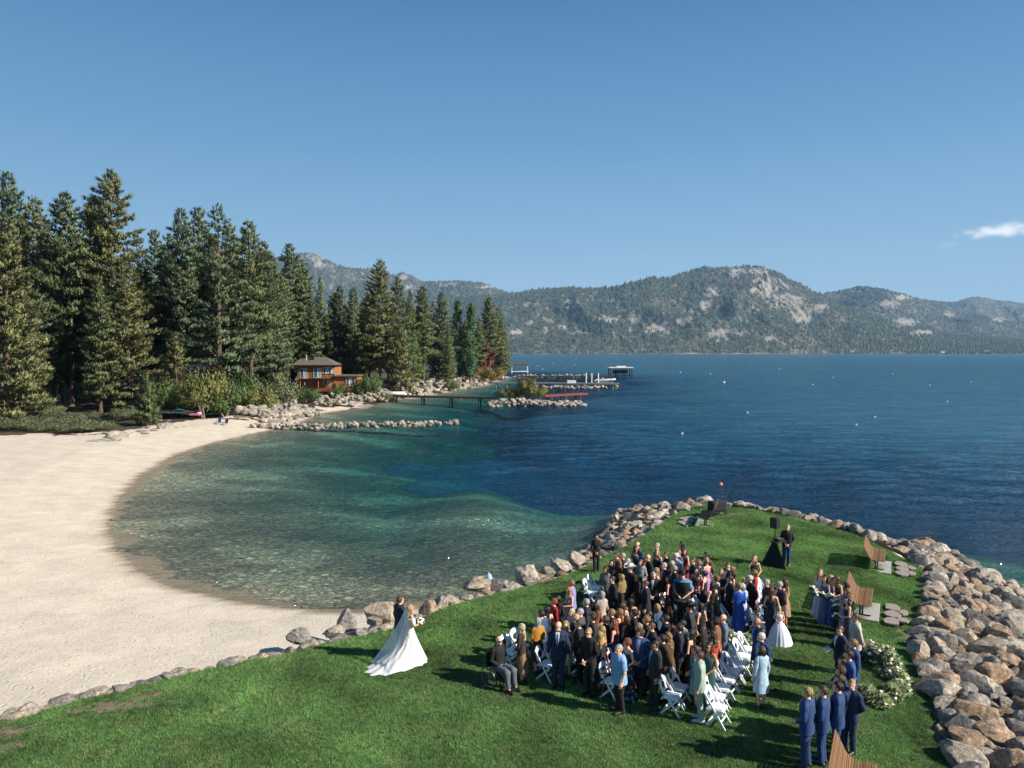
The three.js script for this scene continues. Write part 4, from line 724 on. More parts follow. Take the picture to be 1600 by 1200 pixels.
    for (const [x, y, c, l] of [[339, 660, '#3d74b5', 'blue folding beach chair next to the breakwater'], [350, 658, '#5a6a7c', 'slate folding beach chair next to the blue one']]) { const o = thing('beach_chair', l, 'chair', at(x, y, 98), -.5); part(o, 'seat', box(.6, .05, .55, 0, .3, 0), mat(c, .8)); part(o, 'backrest', box(.6, .7, .05, 0, .62, -.34).rotateX(-.2), mat(c, .8)); for (const sx of [-.3, .3]) { part(o, 'leg', bar([sx, 0, .3], [sx, .5, -.3], .02), darkMetal); part(o, 'leg', bar([sx, 0, -.35], [sx, .45, .3], .02), darkMetal); } } }
}
// ---------------------------------------------------------------- people: one continuous body surface each, clothes and hair as children
/** Surface nets: meshes a distance field f(x, y, z) inside a box; normals from the field's slope. */
function nets(f, lo, hi, c, colorOf) {
  const n = [0, 1, 2].map((i) => Math.ceil((hi[i] - lo[i]) / c) + 1), [nx, ny, nz] = n, v = new Float32Array(nx * ny * nz), id = (i, j, k) => (k * ny + j) * nx + i;
  for (let k = 0; k < nz; k++) for (let j = 0; j < ny; j++) for (let i = 0; i < nx; i++) v[id(i, j, k)] = f(lo[0] + i * c, lo[1] + j * c, lo[2] + k * c);
  const at = new Int32Array(nx * ny * nz).fill(-1), pos = [], nor = [], col = [], idx = [];
  for (let k = 0; k < nz - 1; k++) for (let j = 0; j < ny - 1; j++) for (let i = 0; i < nx - 1; i++) {
    let m = 0, cnt = 0, sx = 0, sy = 0, sz = 0; const q = [];
    for (let b = 0; b < 8; b++) { q[b] = v[id(i + (b & 1), j + (b >> 1 & 1), k + (b >> 2))]; if (q[b] < 0) m |= 1 << b; }
    if (m === 0 || m === 255) continue;
    for (let a = 0; a < 8; a++) for (let e = 0; e < 3; e++) { const b = a | 1 << e; if (b === a) continue; if ((q[a] < 0) === (q[b] < 0)) continue; const t = q[a] / (q[a] - q[b]); sx += (a & 1) + (e === 0 ? t : 0); sy += (a >> 1 & 1) + (e === 1 ? t : 0); sz += (a >> 2) + (e === 2 ? t : 0); cnt++; }
    const x = lo[0] + (i + sx / cnt) * c, y = lo[1] + (j + sy / cnt) * c, z = lo[2] + (k + sz / cnt) * c, h = c * .6;
    at[id(i, j, k)] = pos.length / 3; pos.push(x, y, z);
    const gx = f(x + h, y, z) - f(x - h, y, z), gy = f(x, y + h, z) - f(x, y - h, z), gz = f(x, y, z + h) - f(x, y, z - h), gl = Math.hypot(gx, gy, gz) || 1; nor.push(gx / gl, gy / gl, gz / gl);
    if (colorOf) col.push(...colorOf(x, y, z));
  }
  const quad = (a, b, d, e, flip) => { if (a < 0 || b < 0 || d < 0 || e < 0) return; if (flip) idx.push(a, d, b, b, d, e); else idx.push(a, b, d, b, e, d); };
  for (let k = 1; k < nz - 1; k++) for (let j = 1; j < ny - 1; j++) for (let i = 1; i < nx - 1; i++) {
    const a = v[id(i, j, k)] < 0;
    if (a !== (v[id(i + 1, j, k)] < 0)) quad(at[id(i, j - 1, k - 1)], at[id(i, j, k - 1)], at[id(i, j - 1, k)], at[id(i, j, k)], !a);
    if (a !== (v[id(i, j + 1, k)] < 0)) quad(at[id(i - 1, j, k - 1)], at[id(i, j, k - 1)], at[id(i - 1, j, k)], at[id(i, j, k)], a);
    if (a !== (v[id(i, j, k + 1)] < 0)) quad(at[id(i - 1, j - 1, k)], at[id(i, j - 1, k)], at[id(i - 1, j, k)], at[id(i, j, k)], !a);
  }
  return geo(pos, idx, { normal: nor, color: colorOf ? col : undefined });
}
const smin = (a, b, k) => { const h = Math.max(0, k - Math.abs(a - b)) / k; return Math.min(a, b) - h * h * k * .25; };
function capsule(x, y, z, b) {   // tapered capsule, optionally flattened front to back
  const [ax, ay, az] = b.a, [bx, by, bz] = b.b, fl = b.flat ?? 1, px = x - ax, py = y - ay, pz = (z - az) * fl, dx = bx - ax, dy = by - ay, dz = (bz - az) * fl;
  const t = Math.min(1, Math.max(0, (px * dx + py * dy + pz * dz) / (dx * dx + dy * dy + dz * dz + 1e-9)));
  return (Math.hypot(px - t * dx, py - t * dy, pz - t * dz) - lerp(b.ra, b.rb, t)) / (fl > 1 ? Math.sqrt(fl) : 1);
}
const bone = (a, b, ra, rb, flat) => ({ a, b, ra, rb, flat });
// figures are laid out for a standing height of 1.76 m and scaled to each person's own
const ARM = {
  sides: [[.245, 1.16, -.02], [.262, .91, .05]], clasp: [[.262, 1.15, -.01], [.055, .965, .19]], hold: [[.245, 1.17, .02], [.075, 1.09, .25]],
  back: [[.265, 1.16, -.07], [.06, .96, -.175]], phone: [[.235, 1.17, .03], [.09, 1.16, .27]], shade: [[.27, 1.36, .14], [.10, 1.60, .16]], cane: [[.25, 1.16, .0], [.29, .98, .22]], linked: [[.27, 1.17, .0], [.10, 1.10, .22]],
};
function joints(woman, armL, armR, sit = false) {
  const sh = woman ? .158 : .185, k = woman ? .9 : 1, J = { hip: .92, sh };
  J.arms = [[1, armL], [-1, armR]].map(([s, n]) => { const [e, w] = ARM[n]; return { s, shoulder: [s * sh, 1.435, -.01], elbow: [s * e[0] * k, e[1], e[2]], wrist: [s * w[0] * (Math.abs(w[0]) > .2 ? k : 1), w[1], w[2]] }; });
  J.legs = [1, -1].map((s) => sit ? { s, hip: [s * .09, .52, 0], knee: [s * .12, .54, .46], ankle: [s * .12, .10, .52], toe: [s * .13, .045, .68] } : { s, hip: [s * .088, .9, 0], knee: [s * .092, .49, .02], ankle: [s * (woman ? .075 : .10), .085, -.02], toe: [s * (woman ? .085 : .125), .03, .155] });
  J.drop = sit ? .40 : 0; return J;
}
function headField(x, y, z) {   // head centred on 0, chin at -.118, crown at .118, facing +z
  const e = (cx, cy, cz, rx, ry, rz) => { const a = (x - cx) / rx, b = (y - cy) / ry, c = (z - cz) / rz, l = Math.hypot(a, b, c); return (l - 1) * Math.min(rx, ry, rz); };
  let d = smin(e(0, .03, -.012, .076, .089, .096), e(0, -.04, .018, .060, .078, .072), .04);
  d = smin(d, e(0, -.085, .05, .030, .026, .032), .03);                                   // chin
  d = smin(d, capsule(x, y, z, bone([0, .012, .085], [0, -.026, .104], .008, .014)), .018);  // nose
  d = smin(d, e(0, .024, .074, .056, .010, .018), .015);                                  // brow
  for (const s of [-1, 1]) { d = smin(d, e(s * .079, -.005, -.008, .010, .028, .018), .008); d = -smin(-d, e(s * .030, .006, .098, .016, .010, .016), .012); }
  return d;
}
function handGeometry(s) {   // left (s = 1) or right hand hanging down from the wrist at 0; palm faces the body, thumb forward
  const B = [bone([0, -.005, 0], [0, -.085, .005], .022, .027, .8)], F = [[.030, .080, .0082], [.011, .088, .0088], [-.010, .082, .0085], [-.029, .066, .0075]];
  const fingers = F.map(([z, l, r]) => { const y0 = -.09, c = -s; return [bone([0, y0, z], [c * .004, y0 - l * .48, z * 1.12], r + .001, r), bone([c * .004, y0 - l * .48, z * 1.12], [c * .022, y0 - l * .8, z * 1.15], r, r * .95), bone([c * .022, y0 - l * .8, z * 1.15], [c * .040, y0 - l * .96, z * 1.12], r * .95, r * .85)]; });
  const thumb = [bone([0, -.03, .022], [-s * .012, -.062, .05], .013, .0105), bone([-s * .012, -.062, .05], [-s * .02, -.092, .056], .0105, .0085)];
  const f = (x, y, z) => { let d = capsule(x, y, z, { ...B[0], flat: .62 }); for (const g of fingers) for (const b of g) d = smin(d, capsule(x, y, z, b), .006); for (const b of thumb) d = smin(d, capsule(x, y, z, b), .010); return d; };
  return nets(f, [-.07, -.21, -.075], [.07, .03, .09], .0075);
}
const handGeo = { 1: handGeometry(1), [-1]: handGeometry(-1) };
const headGeo = nets(headField, [-.11, -.14, -.13], [.11, .14, .14], .0105);
const bodyCache = new Map();
/** One continuous skin surface: trunk, limbs, neck, head, five-fingered hands, feet. */
function bodyGeometry(woman, J, key, yaw = 0) {
  const full = key + yaw; if (bodyCache.has(full)) return bodyCache.get(full);
  const dy = -J.drop, up = (p) => [p[0], p[1] + dy, p[2]], B = [];
  B.push(bone(up([0, .95, 0]), up([0, 1.08, .0]), woman ? .150 : .145, woman ? .112 : .138, 1.5), bone(up([0, 1.08, 0]), up([0, 1.30, .01]), woman ? .112 : .138, woman ? .135 : .160, 1.5), bone(up([0, 1.30, .01]), up([0, 1.42, -.005]), woman ? .132 : .158, woman ? .105 : .125, 1.6));
  if (woman) for (const s of [-1, 1]) B.push(bone(up([s * .062, 1.275, .075]), up([s * .062, 1.27, .08]), .055, .055));
  B.push(bone(up([0, 1.44, -.01]), up([0, 1.58, .008]), woman ? .052 : .062, woman ? .046 : .056));
  for (const s of [-1, 1]) B.push(bone(up([s * .04, 1.45, -.012]), up([s * J.sh * .9, 1.43, -.01]), .042, .046));
  for (const a of J.arms) B.push(bone(up(a.shoulder), up(a.elbow), woman ? .042 : .048, woman ? .033 : .04), bone(up(a.elbow), up(a.wrist), woman ? .034 : .041, woman ? .022 : .027));
  for (const l of J.legs) B.push(bone(l.hip, l.knee, woman ? .088 : .092, .056), bone(l.knee, l.ankle, .055, .036), bone(l.ankle, l.toe, .036, .026), bone([l.ankle[0], .035, l.ankle[2] - .03], l.toe, .032, .024));
  const f = (x, y, z) => { let d = 9; for (const b of B) d = smin(d, capsule(x, y, z, b), .03); return d; };
  const sit = J.drop > 0, g = cached('trunk-' + key, () => nets(f, [-.36, -.01, sit ? -.22 : -.24], [.36, 1.60 + dy, sit ? .76 : .34], .026));
  const parts = [g, headGeo.clone().rotateY(yaw).translate(0, 1.642 + dy, .02)];
  for (const a of J.arms) {
    const e = new THREE.Vector3(...up(a.elbow)), w = new THREE.Vector3(...up(a.wrist)), q = new THREE.Quaternion().setFromUnitVectors(new THREE.Vector3(0, -1, 0), w.clone().sub(e).normalize());
    parts.push(handGeo[a.s].clone().applyQuaternion(q).translate(w.x, w.y, w.z));
  }
  const m = mergeGeometries(parts.map((p) => { const k = p.clone(); k.deleteAttribute('color'); return k; })), P = m.attributes.position, col = [];
  for (let i = 0; i < P.count; i++) {   // lips, brows and eyes are pigment on the face
    const hx = P.getX(i), hz = P.getZ(i) - .02, x = Math.abs(hx * Math.cos(yaw) - hz * Math.sin(yaw)), y = P.getY(i) - 1.642 - dy, z = hx * Math.sin(yaw) + hz * Math.cos(yaw); let c = [1, 1, 1];
    if (z > .055 && y > -.13 && y < .06) { if (Math.hypot((x - .030) / .015, (y - .006) / .008) < 1) c = [.22, .17, .15]; else if (y > .020 && y < .031 && x > .014 && x < .046) c = [.45, .36, .30]; else if (Math.hypot(x / .024, (y + .060) / .009) < 1) c = [.85, .52, .50]; }
    col.push(...c);
  }
  m.setAttribute('color', new THREE.BufferAttribute(new Float32Array(col), 3));
  bodyCache.set(full, m); return m;
}
// clothes: rings lofted round the trunk, tubes along the limbs
function loft(rings, seg = 26, fold = null, pw = 2.3) {   // rings: [y, rx, rz, cx, cz]
  const pos = [], uv = [], idx = [];
  rings.forEach(([y, rx, rz, cx = 0, cz = 0], j) => {
    for (let i = 0; i <= seg; i++) {
      const a = i / seg * Math.PI * 2, c = Math.cos(a), s = Math.sin(a), m = Math.pow(Math.abs(c) ** pw + Math.abs(s) ** pw, -1 / pw), k = fold ? fold(a, y, j / (rings.length - 1)) : 1 + .012 * n3(c * 2.2, y * 7, s * 2.2);
      pos.push(cx + c * m * rx * k, y, cz + s * m * rz * k); uv.push(i / seg, y);
    }
  });
  for (let j = 0; j < rings.length - 1; j++) for (let i = 0; i < seg; i++) { const a = j * (seg + 1) + i, b = a + seg + 1; idx.push(a, b, a + 1, b, b + 1, a + 1); }
  return geo(pos, idx, { uv });
}
function limb(pts, seg = 10) {   // pts: [point, radius]; a tube with a closed far end
  const pos = [], uv = [], idx = [], n = pts.length, V = pts.map(([p]) => new THREE.Vector3(...p));
  for (let j = 0; j < n; j++) {
    const t = V[Math.min(n - 1, j + 1)].clone().sub(V[Math.max(0, j - 1)]).normalize(), u = new THREE.Vector3(.3, 0, 1).cross(t).normalize(), w = t.clone().cross(u);
    for (let i = 0; i <= seg; i++) { const a = i / seg * 6.28319, r = pts[j][1] * (1 + .07 * n3(Math.cos(a) * 1.5 + j, j * 1.7, Math.sin(a) * 1.5)), p = V[j].clone().addScaledVector(u, Math.cos(a) * r).addScaledVector(w, Math.sin(a) * r); pos.push(p.x, p.y, p.z); uv.push(i / seg, j * .3); }
  }
  for (let j = 0; j < n - 1; j++) for (let i = 0; i < seg; i++) { const a = j * (seg + 1) + i, b = a + seg + 1; idx.push(a, a + 1, b, b, a + 1, b + 1); }
  return geo(pos, idx, { uv });
}
const mix3 = (a, b, t) => a.map((v, i) => lerp(v, b[i], t));
const sleeve = (a, r0, r1, r2, to = 1, dy = 0) => { const u = (p) => [p[0], p[1] + dy, p[2]], S = [a.shoulder[0] * .82, a.shoulder[1] + .005, a.shoulder[2]], E = a.elbow, W = a.wrist; const sx = a.shoulder[0], L = [[u([sx * .42, 1.468, -.01]), r0 * .62], [u([sx * .80, 1.452, -.01]), r0 * .92], [u([sx * 1.06, 1.415, -.01]), r0 * 1.02], [u(mix3(S, E, .28)), r0], [u(mix3(S, E, .55)), lerp(r0, r1, .6)], [u(E), r1]]; if (to > .5) L.push([u(mix3(E, W, .35)), lerp(r1, r2, .5)], [u(mix3(E, W, .93)), r2]); else L.splice(4, 2, [u(mix3(S, E, to * 2)), r0 * .98]); return limb(L); };
const clothCache = new Map();
const cached = (key, make) => { if (!clothCache.has(key)) clothCache.set(key, make()); return clothCache.get(key); };
const shellRings = { // [y, rx, rz, cx, cz]
  jacket: [[.80, .212, .150, 0, 0], [.90, .205, .150], [1.0, .192, .140], [1.09, .180, .131], [1.2, .190, .138, 0, .005], [1.31, .205, .146, 0, .005], [1.39, .212, .138], [1.45, .206, .122], [1.485, .185, .105, 0, -.01], [1.512, .135, .092, 0, -.012], [1.54, .078, .078, 0, -.008]],
  blouse: [[.88, .180, .135], [.97, .175, .130], [1.07, .140, .108], [1.16, .146, .112, 0, .008], [1.26, .163, .138, 0, .018], [1.34, .168, .120, 0, .008], [1.41, .180, .108], [1.46, .172, .096, 0, -.006], [1.495, .14, .085, 0, -.01], [1.52, .068, .066, 0, -.008]],
  bodice: [[1.02, .142, .108], [1.07, .134, .104], [1.16, .142, .110, 0, .008], [1.25, .157, .136, 0, .02], [1.31, .160, .132, 0, .014], [1.355, .158, .108, 0, .004], [1.372, .150, .096, 0, 0]],
};
const garment = {
  jacket: (J, k) => cached('jacket' + k, () => merge([loft(shellRings.jacket.map(([y, ...r]) => [y - J.drop, ...r])), ...J.arms.map((a) => sleeve(a, .084, .068, .050, 1, -J.drop))])),
  shirt: (J, k) => cached('shirt' + k, () => merge([loft(shellRings.jacket.map(([y, a, b, ...r]) => [Math.max(y, .86) - J.drop, a * .95, b * .97, ...r])), ...J.arms.map((a) => sleeve(a, .072, .058, .042, 1, -J.drop))])),
  shortShirt: (J, k) => cached('sshirt' + k, () => merge([loft(shellRings.jacket.map(([y, a, b, ...r]) => [y, a * 1.05, b * 1.12, ...r])), ...J.arms.map((a) => sleeve(a, .083, .075, .05, .42, 0))])),
  blouse: (J, k) => cached('blouse' + k, () => merge([loft(shellRings.blouse), ...J.arms.map((a) => sleeve(a, .060, .050, .038))])),
  coat: (J, k) => cached('coat' + k, () => merge([loft([[.50, .225, .175], [.62, .22, .170], [.76, .21, .16], ...shellRings.blouse.map(([y, a, b, ...r]) => [y, a * 1.07, b * 1.08, ...r])]), ...J.arms.map((a) => sleeve(a, .066, .056, .044))])),
  shawl: (J, k) => cached('shawl' + k, () => merge([loft([[1.10, .235, .16], [1.22, .225, .16, 0, .01], [1.34, .212, .145], [1.43, .205, .12], [1.475, .17, .1], [1.505, .12, .085]]), ...J.arms.map((a) => sleeve(a, .068, .058, .04, .45))])),
  trousers: (J) => cached('trousers' + J.drop + J.legs[0].ankle[0], () => { const d = J.drop; return merge([loft(d ? [[.44, .17, .15], [.56, .18, .15], [.66, .165, .125]] : [[.80, .178, .128], [.88, .178, .13], [.95, .168, .124], [1.02, .158, .118]]), ...J.legs.map((l) => limb(d ? [[mix3(l.hip, l.knee, -.1), .112], [mix3(l.hip, l.knee, .5), .102], [mix3(l.hip, l.knee, .9), .092], [[l.knee[0], l.knee[1] - .02, l.knee[2] + .03], .098], [mix3(l.knee, l.ankle, .2), .086], [mix3(l.knee, l.ankle, .6), .074], [mix3(l.knee, l.ankle, .95), .07]] : [[mix3(l.hip, l.knee, .02), .098], [mix3(l.hip, l.knee, .5), .088], [l.knee, .076], [mix3(l.knee, l.ankle, .5), .072], [mix3(l.knee, l.ankle, .95), .068]]))]); }),
  gown: (seed) => cached('gown' + seed, () => loft([[.012, .245, .235], [.20, .222, .205], [.45, .205, .180], [.7, .192, .158], [.88, .184, .145], [.98, .166, .128], ...shellRings.bodice], 44, (a, y) => 1 + .075 * smoothstep(1.02 - y, 0, .8) * Math.sin(a * 9 + seed * 2 + Math.sin(y * 4) * .5) + .03 * smoothstep(1.0 - y, 0, .6) * Math.sin(a * 17 + seed))),
  dress: (seed) => cached('dress' + seed, () => loft([[.46, .215, .19], [.6, .208, .178], [.78, .194, .155], [.9, .180, .14], [.98, .164, .126], ...shellRings.bodice], 36, (a, y) => 1 + .05 * smoothstep(1.0 - y, 0, .45) * Math.sin(a * 8 + seed))),
  skirt: (seed) => cached('skirt' + seed, () => loft([[.34, .20, .18], [.55, .192, .165], [.78, .186, .15], [.92, .175, .135], [1.04, .145, .112]], 32, (a, y) => 1 + .04 * smoothstep(1.0 - y, 0, .5) * Math.sin(a * 7 + seed))),
  shoes: (J) => cached('shoes' + J.drop + J.legs[0].ankle[0], () => merge(J.legs.map((l) => nets((x, y, z) => Math.max(smin(capsule(x, y, z, bone([l.ankle[0], .045, l.ankle[2] - .03], [l.toe[0], .035, l.toe[2] + .02], .056, .048)), capsule(x, y, z, bone([l.ankle[0], .04, l.ankle[2]], [l.ankle[0], .11, l.ankle[2]], .056, .052)), .03), .006 - y), [l.toe[0] - .12, -.02, l.ankle[2] - .14], [l.toe[0] + .12, .20, l.toe[2] + .12], .02)))),
  shirtFront: (J) => cached('vee' + J.drop, () => { const d = -J.drop; return geo([-.055, 1.51 + d, .088, .055, 1.51 + d, .088, -.052, 1.40 + d, .152, .052, 1.40 + d, .152, 0, 1.46 + d, .135, -.032, 1.27 + d, .168, .032, 1.27 + d, .168, 0, 1.14 + d, .160, 0, 1.37 + d, .166], [0, 2, 4, 1, 4, 3, 4, 2, 8, 4, 8, 3, 2, 5, 8, 3, 8, 6, 5, 7, 8, 7, 6, 8, 0, 4, 1]); }),
  tie: (J) => cached('tie' + J.drop, () => { const d = -J.drop; return geo([-.016, 1.47 + d, .136, .016, 1.47 + d, .136, -.022, 1.36 + d, .172, .022, 1.36 + d, .172, -.022, 1.26 + d, .176, .022, 1.26 + d, .176, 0, 1.15 + d, .168], [0, 2, 1, 1, 2, 3, 2, 4, 3, 3, 4, 5, 4, 6, 5]); }),
};
// hair in head coordinates
const hairField = {
  base(x, y, z, top = 1) { const a = x / .088, b = (y - .026) / (.106 * top), c = (z + .018) / .108; let d = (Math.hypot(a, b, c) - 1) * .088; const cut = Math.min(z - .030 + Math.max(0, y - .055) * -1.1, .2); d = Math.max(d, Math.min(cut, .066 - y + (z - .05) * -.2)); return d; },
};
const hairGeo = (style) => cached('hair-' + style, () => {
  const curl = (x, y, z, a, f) => a * n3(x * f, y * f, z * f), strand = (x, y, z) => .0055 * Math.sin(Math.atan2(x, z) * 19 + y * 14) + .006 * n3(x * 22, y * 9, z * 22);
  const F = {
    short: (x, y, z) => Math.max(hairField.base(x, y, z), -.062 - y + (z > -.02 ? (z + .02) * .9 : 0)) + strand(x, y, z),
    bald: (x, y, z) => Math.max(hairField.base(x, y, z), y - .035, -.06 - y),
    curlyShort: (x, y, z) => Math.max(hairField.base(x * .9, y * .92, z * .92), -.075 - y) + curl(x, y, z, .014, 34),
    bob: (x, y, z) => smin(hairField.base(x, y, z), Math.max(Math.min(capsule(x, y, z, bone([.068, .02, -.02], [.085, -.10, 0], .035, .034)), capsule(x, y, z, bone([-.068, .02, -.02], [-.085, -.10, 0], .035, .034)), capsule(x, y, z, bone([0, .0, -.07], [0, -.11, -.07], .055, .055))), .0), .03) + strand(x, y, z),
    long: (x, y, z) => smin(hairField.base(x, y, z), Math.min(capsule(x, y, z, bone([.062, .03, -.03], [.082, -.25, .015], .034, .030)), capsule(x, y, z, bone([-.062, .03, -.03], [-.082, -.25, .015], .034, .030)), capsule(x, y, z, { ...bone([0, .02, -.055], [0, -.33, -.105], .075, .060), flat: 1.5 })), .04) + strand(x, y, z) + curl(x, y, z, .006, 18),
    wavy: (x, y, z) => smin(hairField.base(x * .96, y * .96, z * .96), Math.min(capsule(x, y, z, bone([.066, .03, -.03], [.095, -.20, .01], .038, .042)), capsule(x, y, z, bone([-.066, .03, -.03], [-.095, -.20, .01], .038, .042)), capsule(x, y, z, { ...bone([0, .02, -.055], [0, -.27, -.10], .085, .085), flat: 1.4 })), .04) + curl(x, y, z, .016, 20),
    updo: (x, y, z) => smin(Math.max(hairField.base(x, y, z), -.055 - y + (z > -.02 ? (z + .02) : 0)), Math.hypot(x, y - .045, z + .115) - .052, .02) + curl(x, y, z, .006, 40),
  };
  return nets(F[style], [-.17, -.45, -.22], [.17, .17, .14], .0135);
});
const hatGeo = cached('hat', () => { const brim = new THREE.LatheGeometry([[0, .075], [.085, .080], [.095, .02], [.105, 0], [.16, .004], [.185, .02], [.186, .026], [.16, .012], [.10, .012]].map(([x, y]) => new THREE.Vector2(x, y)), 28), p = brim.attributes.position; for (let i = 0; i < p.count; i++) { const x = p.getX(i), y = p.getY(i), z = p.getZ(i), q = Math.hypot(x, z); p.setXYZ(i, x * .92, y + (q > .12 ? (x * x) * 2.2 : 0) - (q < .09 && y > .05 ? .022 * Math.exp(-((x / .03) ** 2)) : 0) + (y > .05 ? .05 : 0), z * 1.15); } brim.computeVertexNormals(); return brim; });
const glassesGeo = cached('glasses', () => merge([box(.05, .03, .008, .033, .008, .098, .003), box(.05, .03, .008, -.033, .008, .098, .003), box(.02, .006, .006, 0, .012, .099), box(.005, .007, .10, .073, .012, .05), box(.005, .007, .10, -.073, .012, .05)]));
const cottonMap = texture(256, (u, v) => { const k = .92 + .12 * (t1(u, v, 24) - .5) + .08 * (t2(u, v, 90) - .5); return [k, k, k]; });
const foldBump = texture(256, (u, v) => { const a = t1(u, v * .5, 14), b = t2(u, v, 22), k = .5 + .55 * (1 - Math.abs(2 * a - 1) - .5) + .35 * (b - .5); return [k, k, k]; }, false);
const printMap = (bg, spots, n, seed) => { const cv = document.createElement('canvas'); cv.width = cv.height = 256; const c = cv.getContext('2d'), r = rand(seed); c.fillStyle = bg; c.fillRect(0, 0, 256, 256); for (let k = 0; k < n; k++) { c.fillStyle = spots[Math.floor(r() * spots.length)]; const x = r() * 256, y = r() * 256, R = 4 + r() * 9; for (let i = 0; i < 5; i++) { c.beginPath(); c.ellipse(x + Math.cos(i * 1.26) * R, y + Math.sin(i * 1.26) * R, R * .75, R * .5, i * 1.26, 0, 6.3); c.fill(); } } const t = new THREE.CanvasTexture(cv); t.wrapS = t.wrapT = THREE.RepeatWrapping; t.repeat.set(2, 1.6); t.colorSpace = THREE.SRGBColorSpace; return t; };
const prints = { floral: printMap('#191a22', ['#4f9fb5', '#c8414f', '#dfe3e0', '#3d6f8c'], 26, 5), dark: printMap('#17130f', ['#5d2f38', '#3a2a24', '#b9837c', '#7c5148'], 22, 6), plum: printMap('#5b2138', ['#b0485d', '#d9a08c', '#7f2f4c'], 24, 7), rose: printMap('#3a1726', ['#c14b8b', '#8f2d66', '#1c1016'], 24, 8), green: printMap('#10170f', ['#4c6b3a', '#c9b36a', '#2d4426'], 22, 9), teal: printMap('#26393d', ['#5f8288', '#1b2a2d', '#86a3a5'], 30, 10), plaid: printMap('#6b3b30', ['#8d4f3a', '#c8b49c', '#3d2520'], 40, 11) };
const clothMats = new Map();
const cloth = (c, rough = .85) => { const k = c + rough; if (!clothMats.has(k)) clothMats.set(k, prints[c] ? new THREE.MeshStandardMaterial({ map: prints[c], roughness: rough, bumpMap: foldBump, bumpScale: .009 }) : c === 'satinblue' ? new THREE.MeshPhysicalMaterial({ color: hex('#0f3f9e'), roughness: .38, sheen: .4, sheenColor: hex('#6a9cf0'), map: cottonMap }) : mat(c, rough, { map: cottonMap, bumpMap: foldBump, bumpScale: .009 })); return clothMats.get(k); };
const skins = { fair: '#d9a587', tan: '#b9805c', pale: '#e2b79c', brown: '#8a5a3c' }, skinMats = Object.fromEntries(Object.entries(skins).map(([k, h]) => [k, mat(h, .6, { vertexColors: true })]));
const hairTones = { blonde: '#94794f', pale: '#ab9a7c', white: '#b3b0aa', grey: '#8f8d8a', dark: '#1c1512', brown: '#4a3222', light: '#7d5b3a', red: '#7c3f1c', auburn: '#5b2c18' }, hairMats = Object.fromEntries(Object.entries(hairTones).map(([k, h]) => [k, mat(h, .55)]));
const BRIDE = onLevel(640, 946, LAWN_Y + 1.72).setY(LAWN_Y);
const folk = [], pr = rand(555);
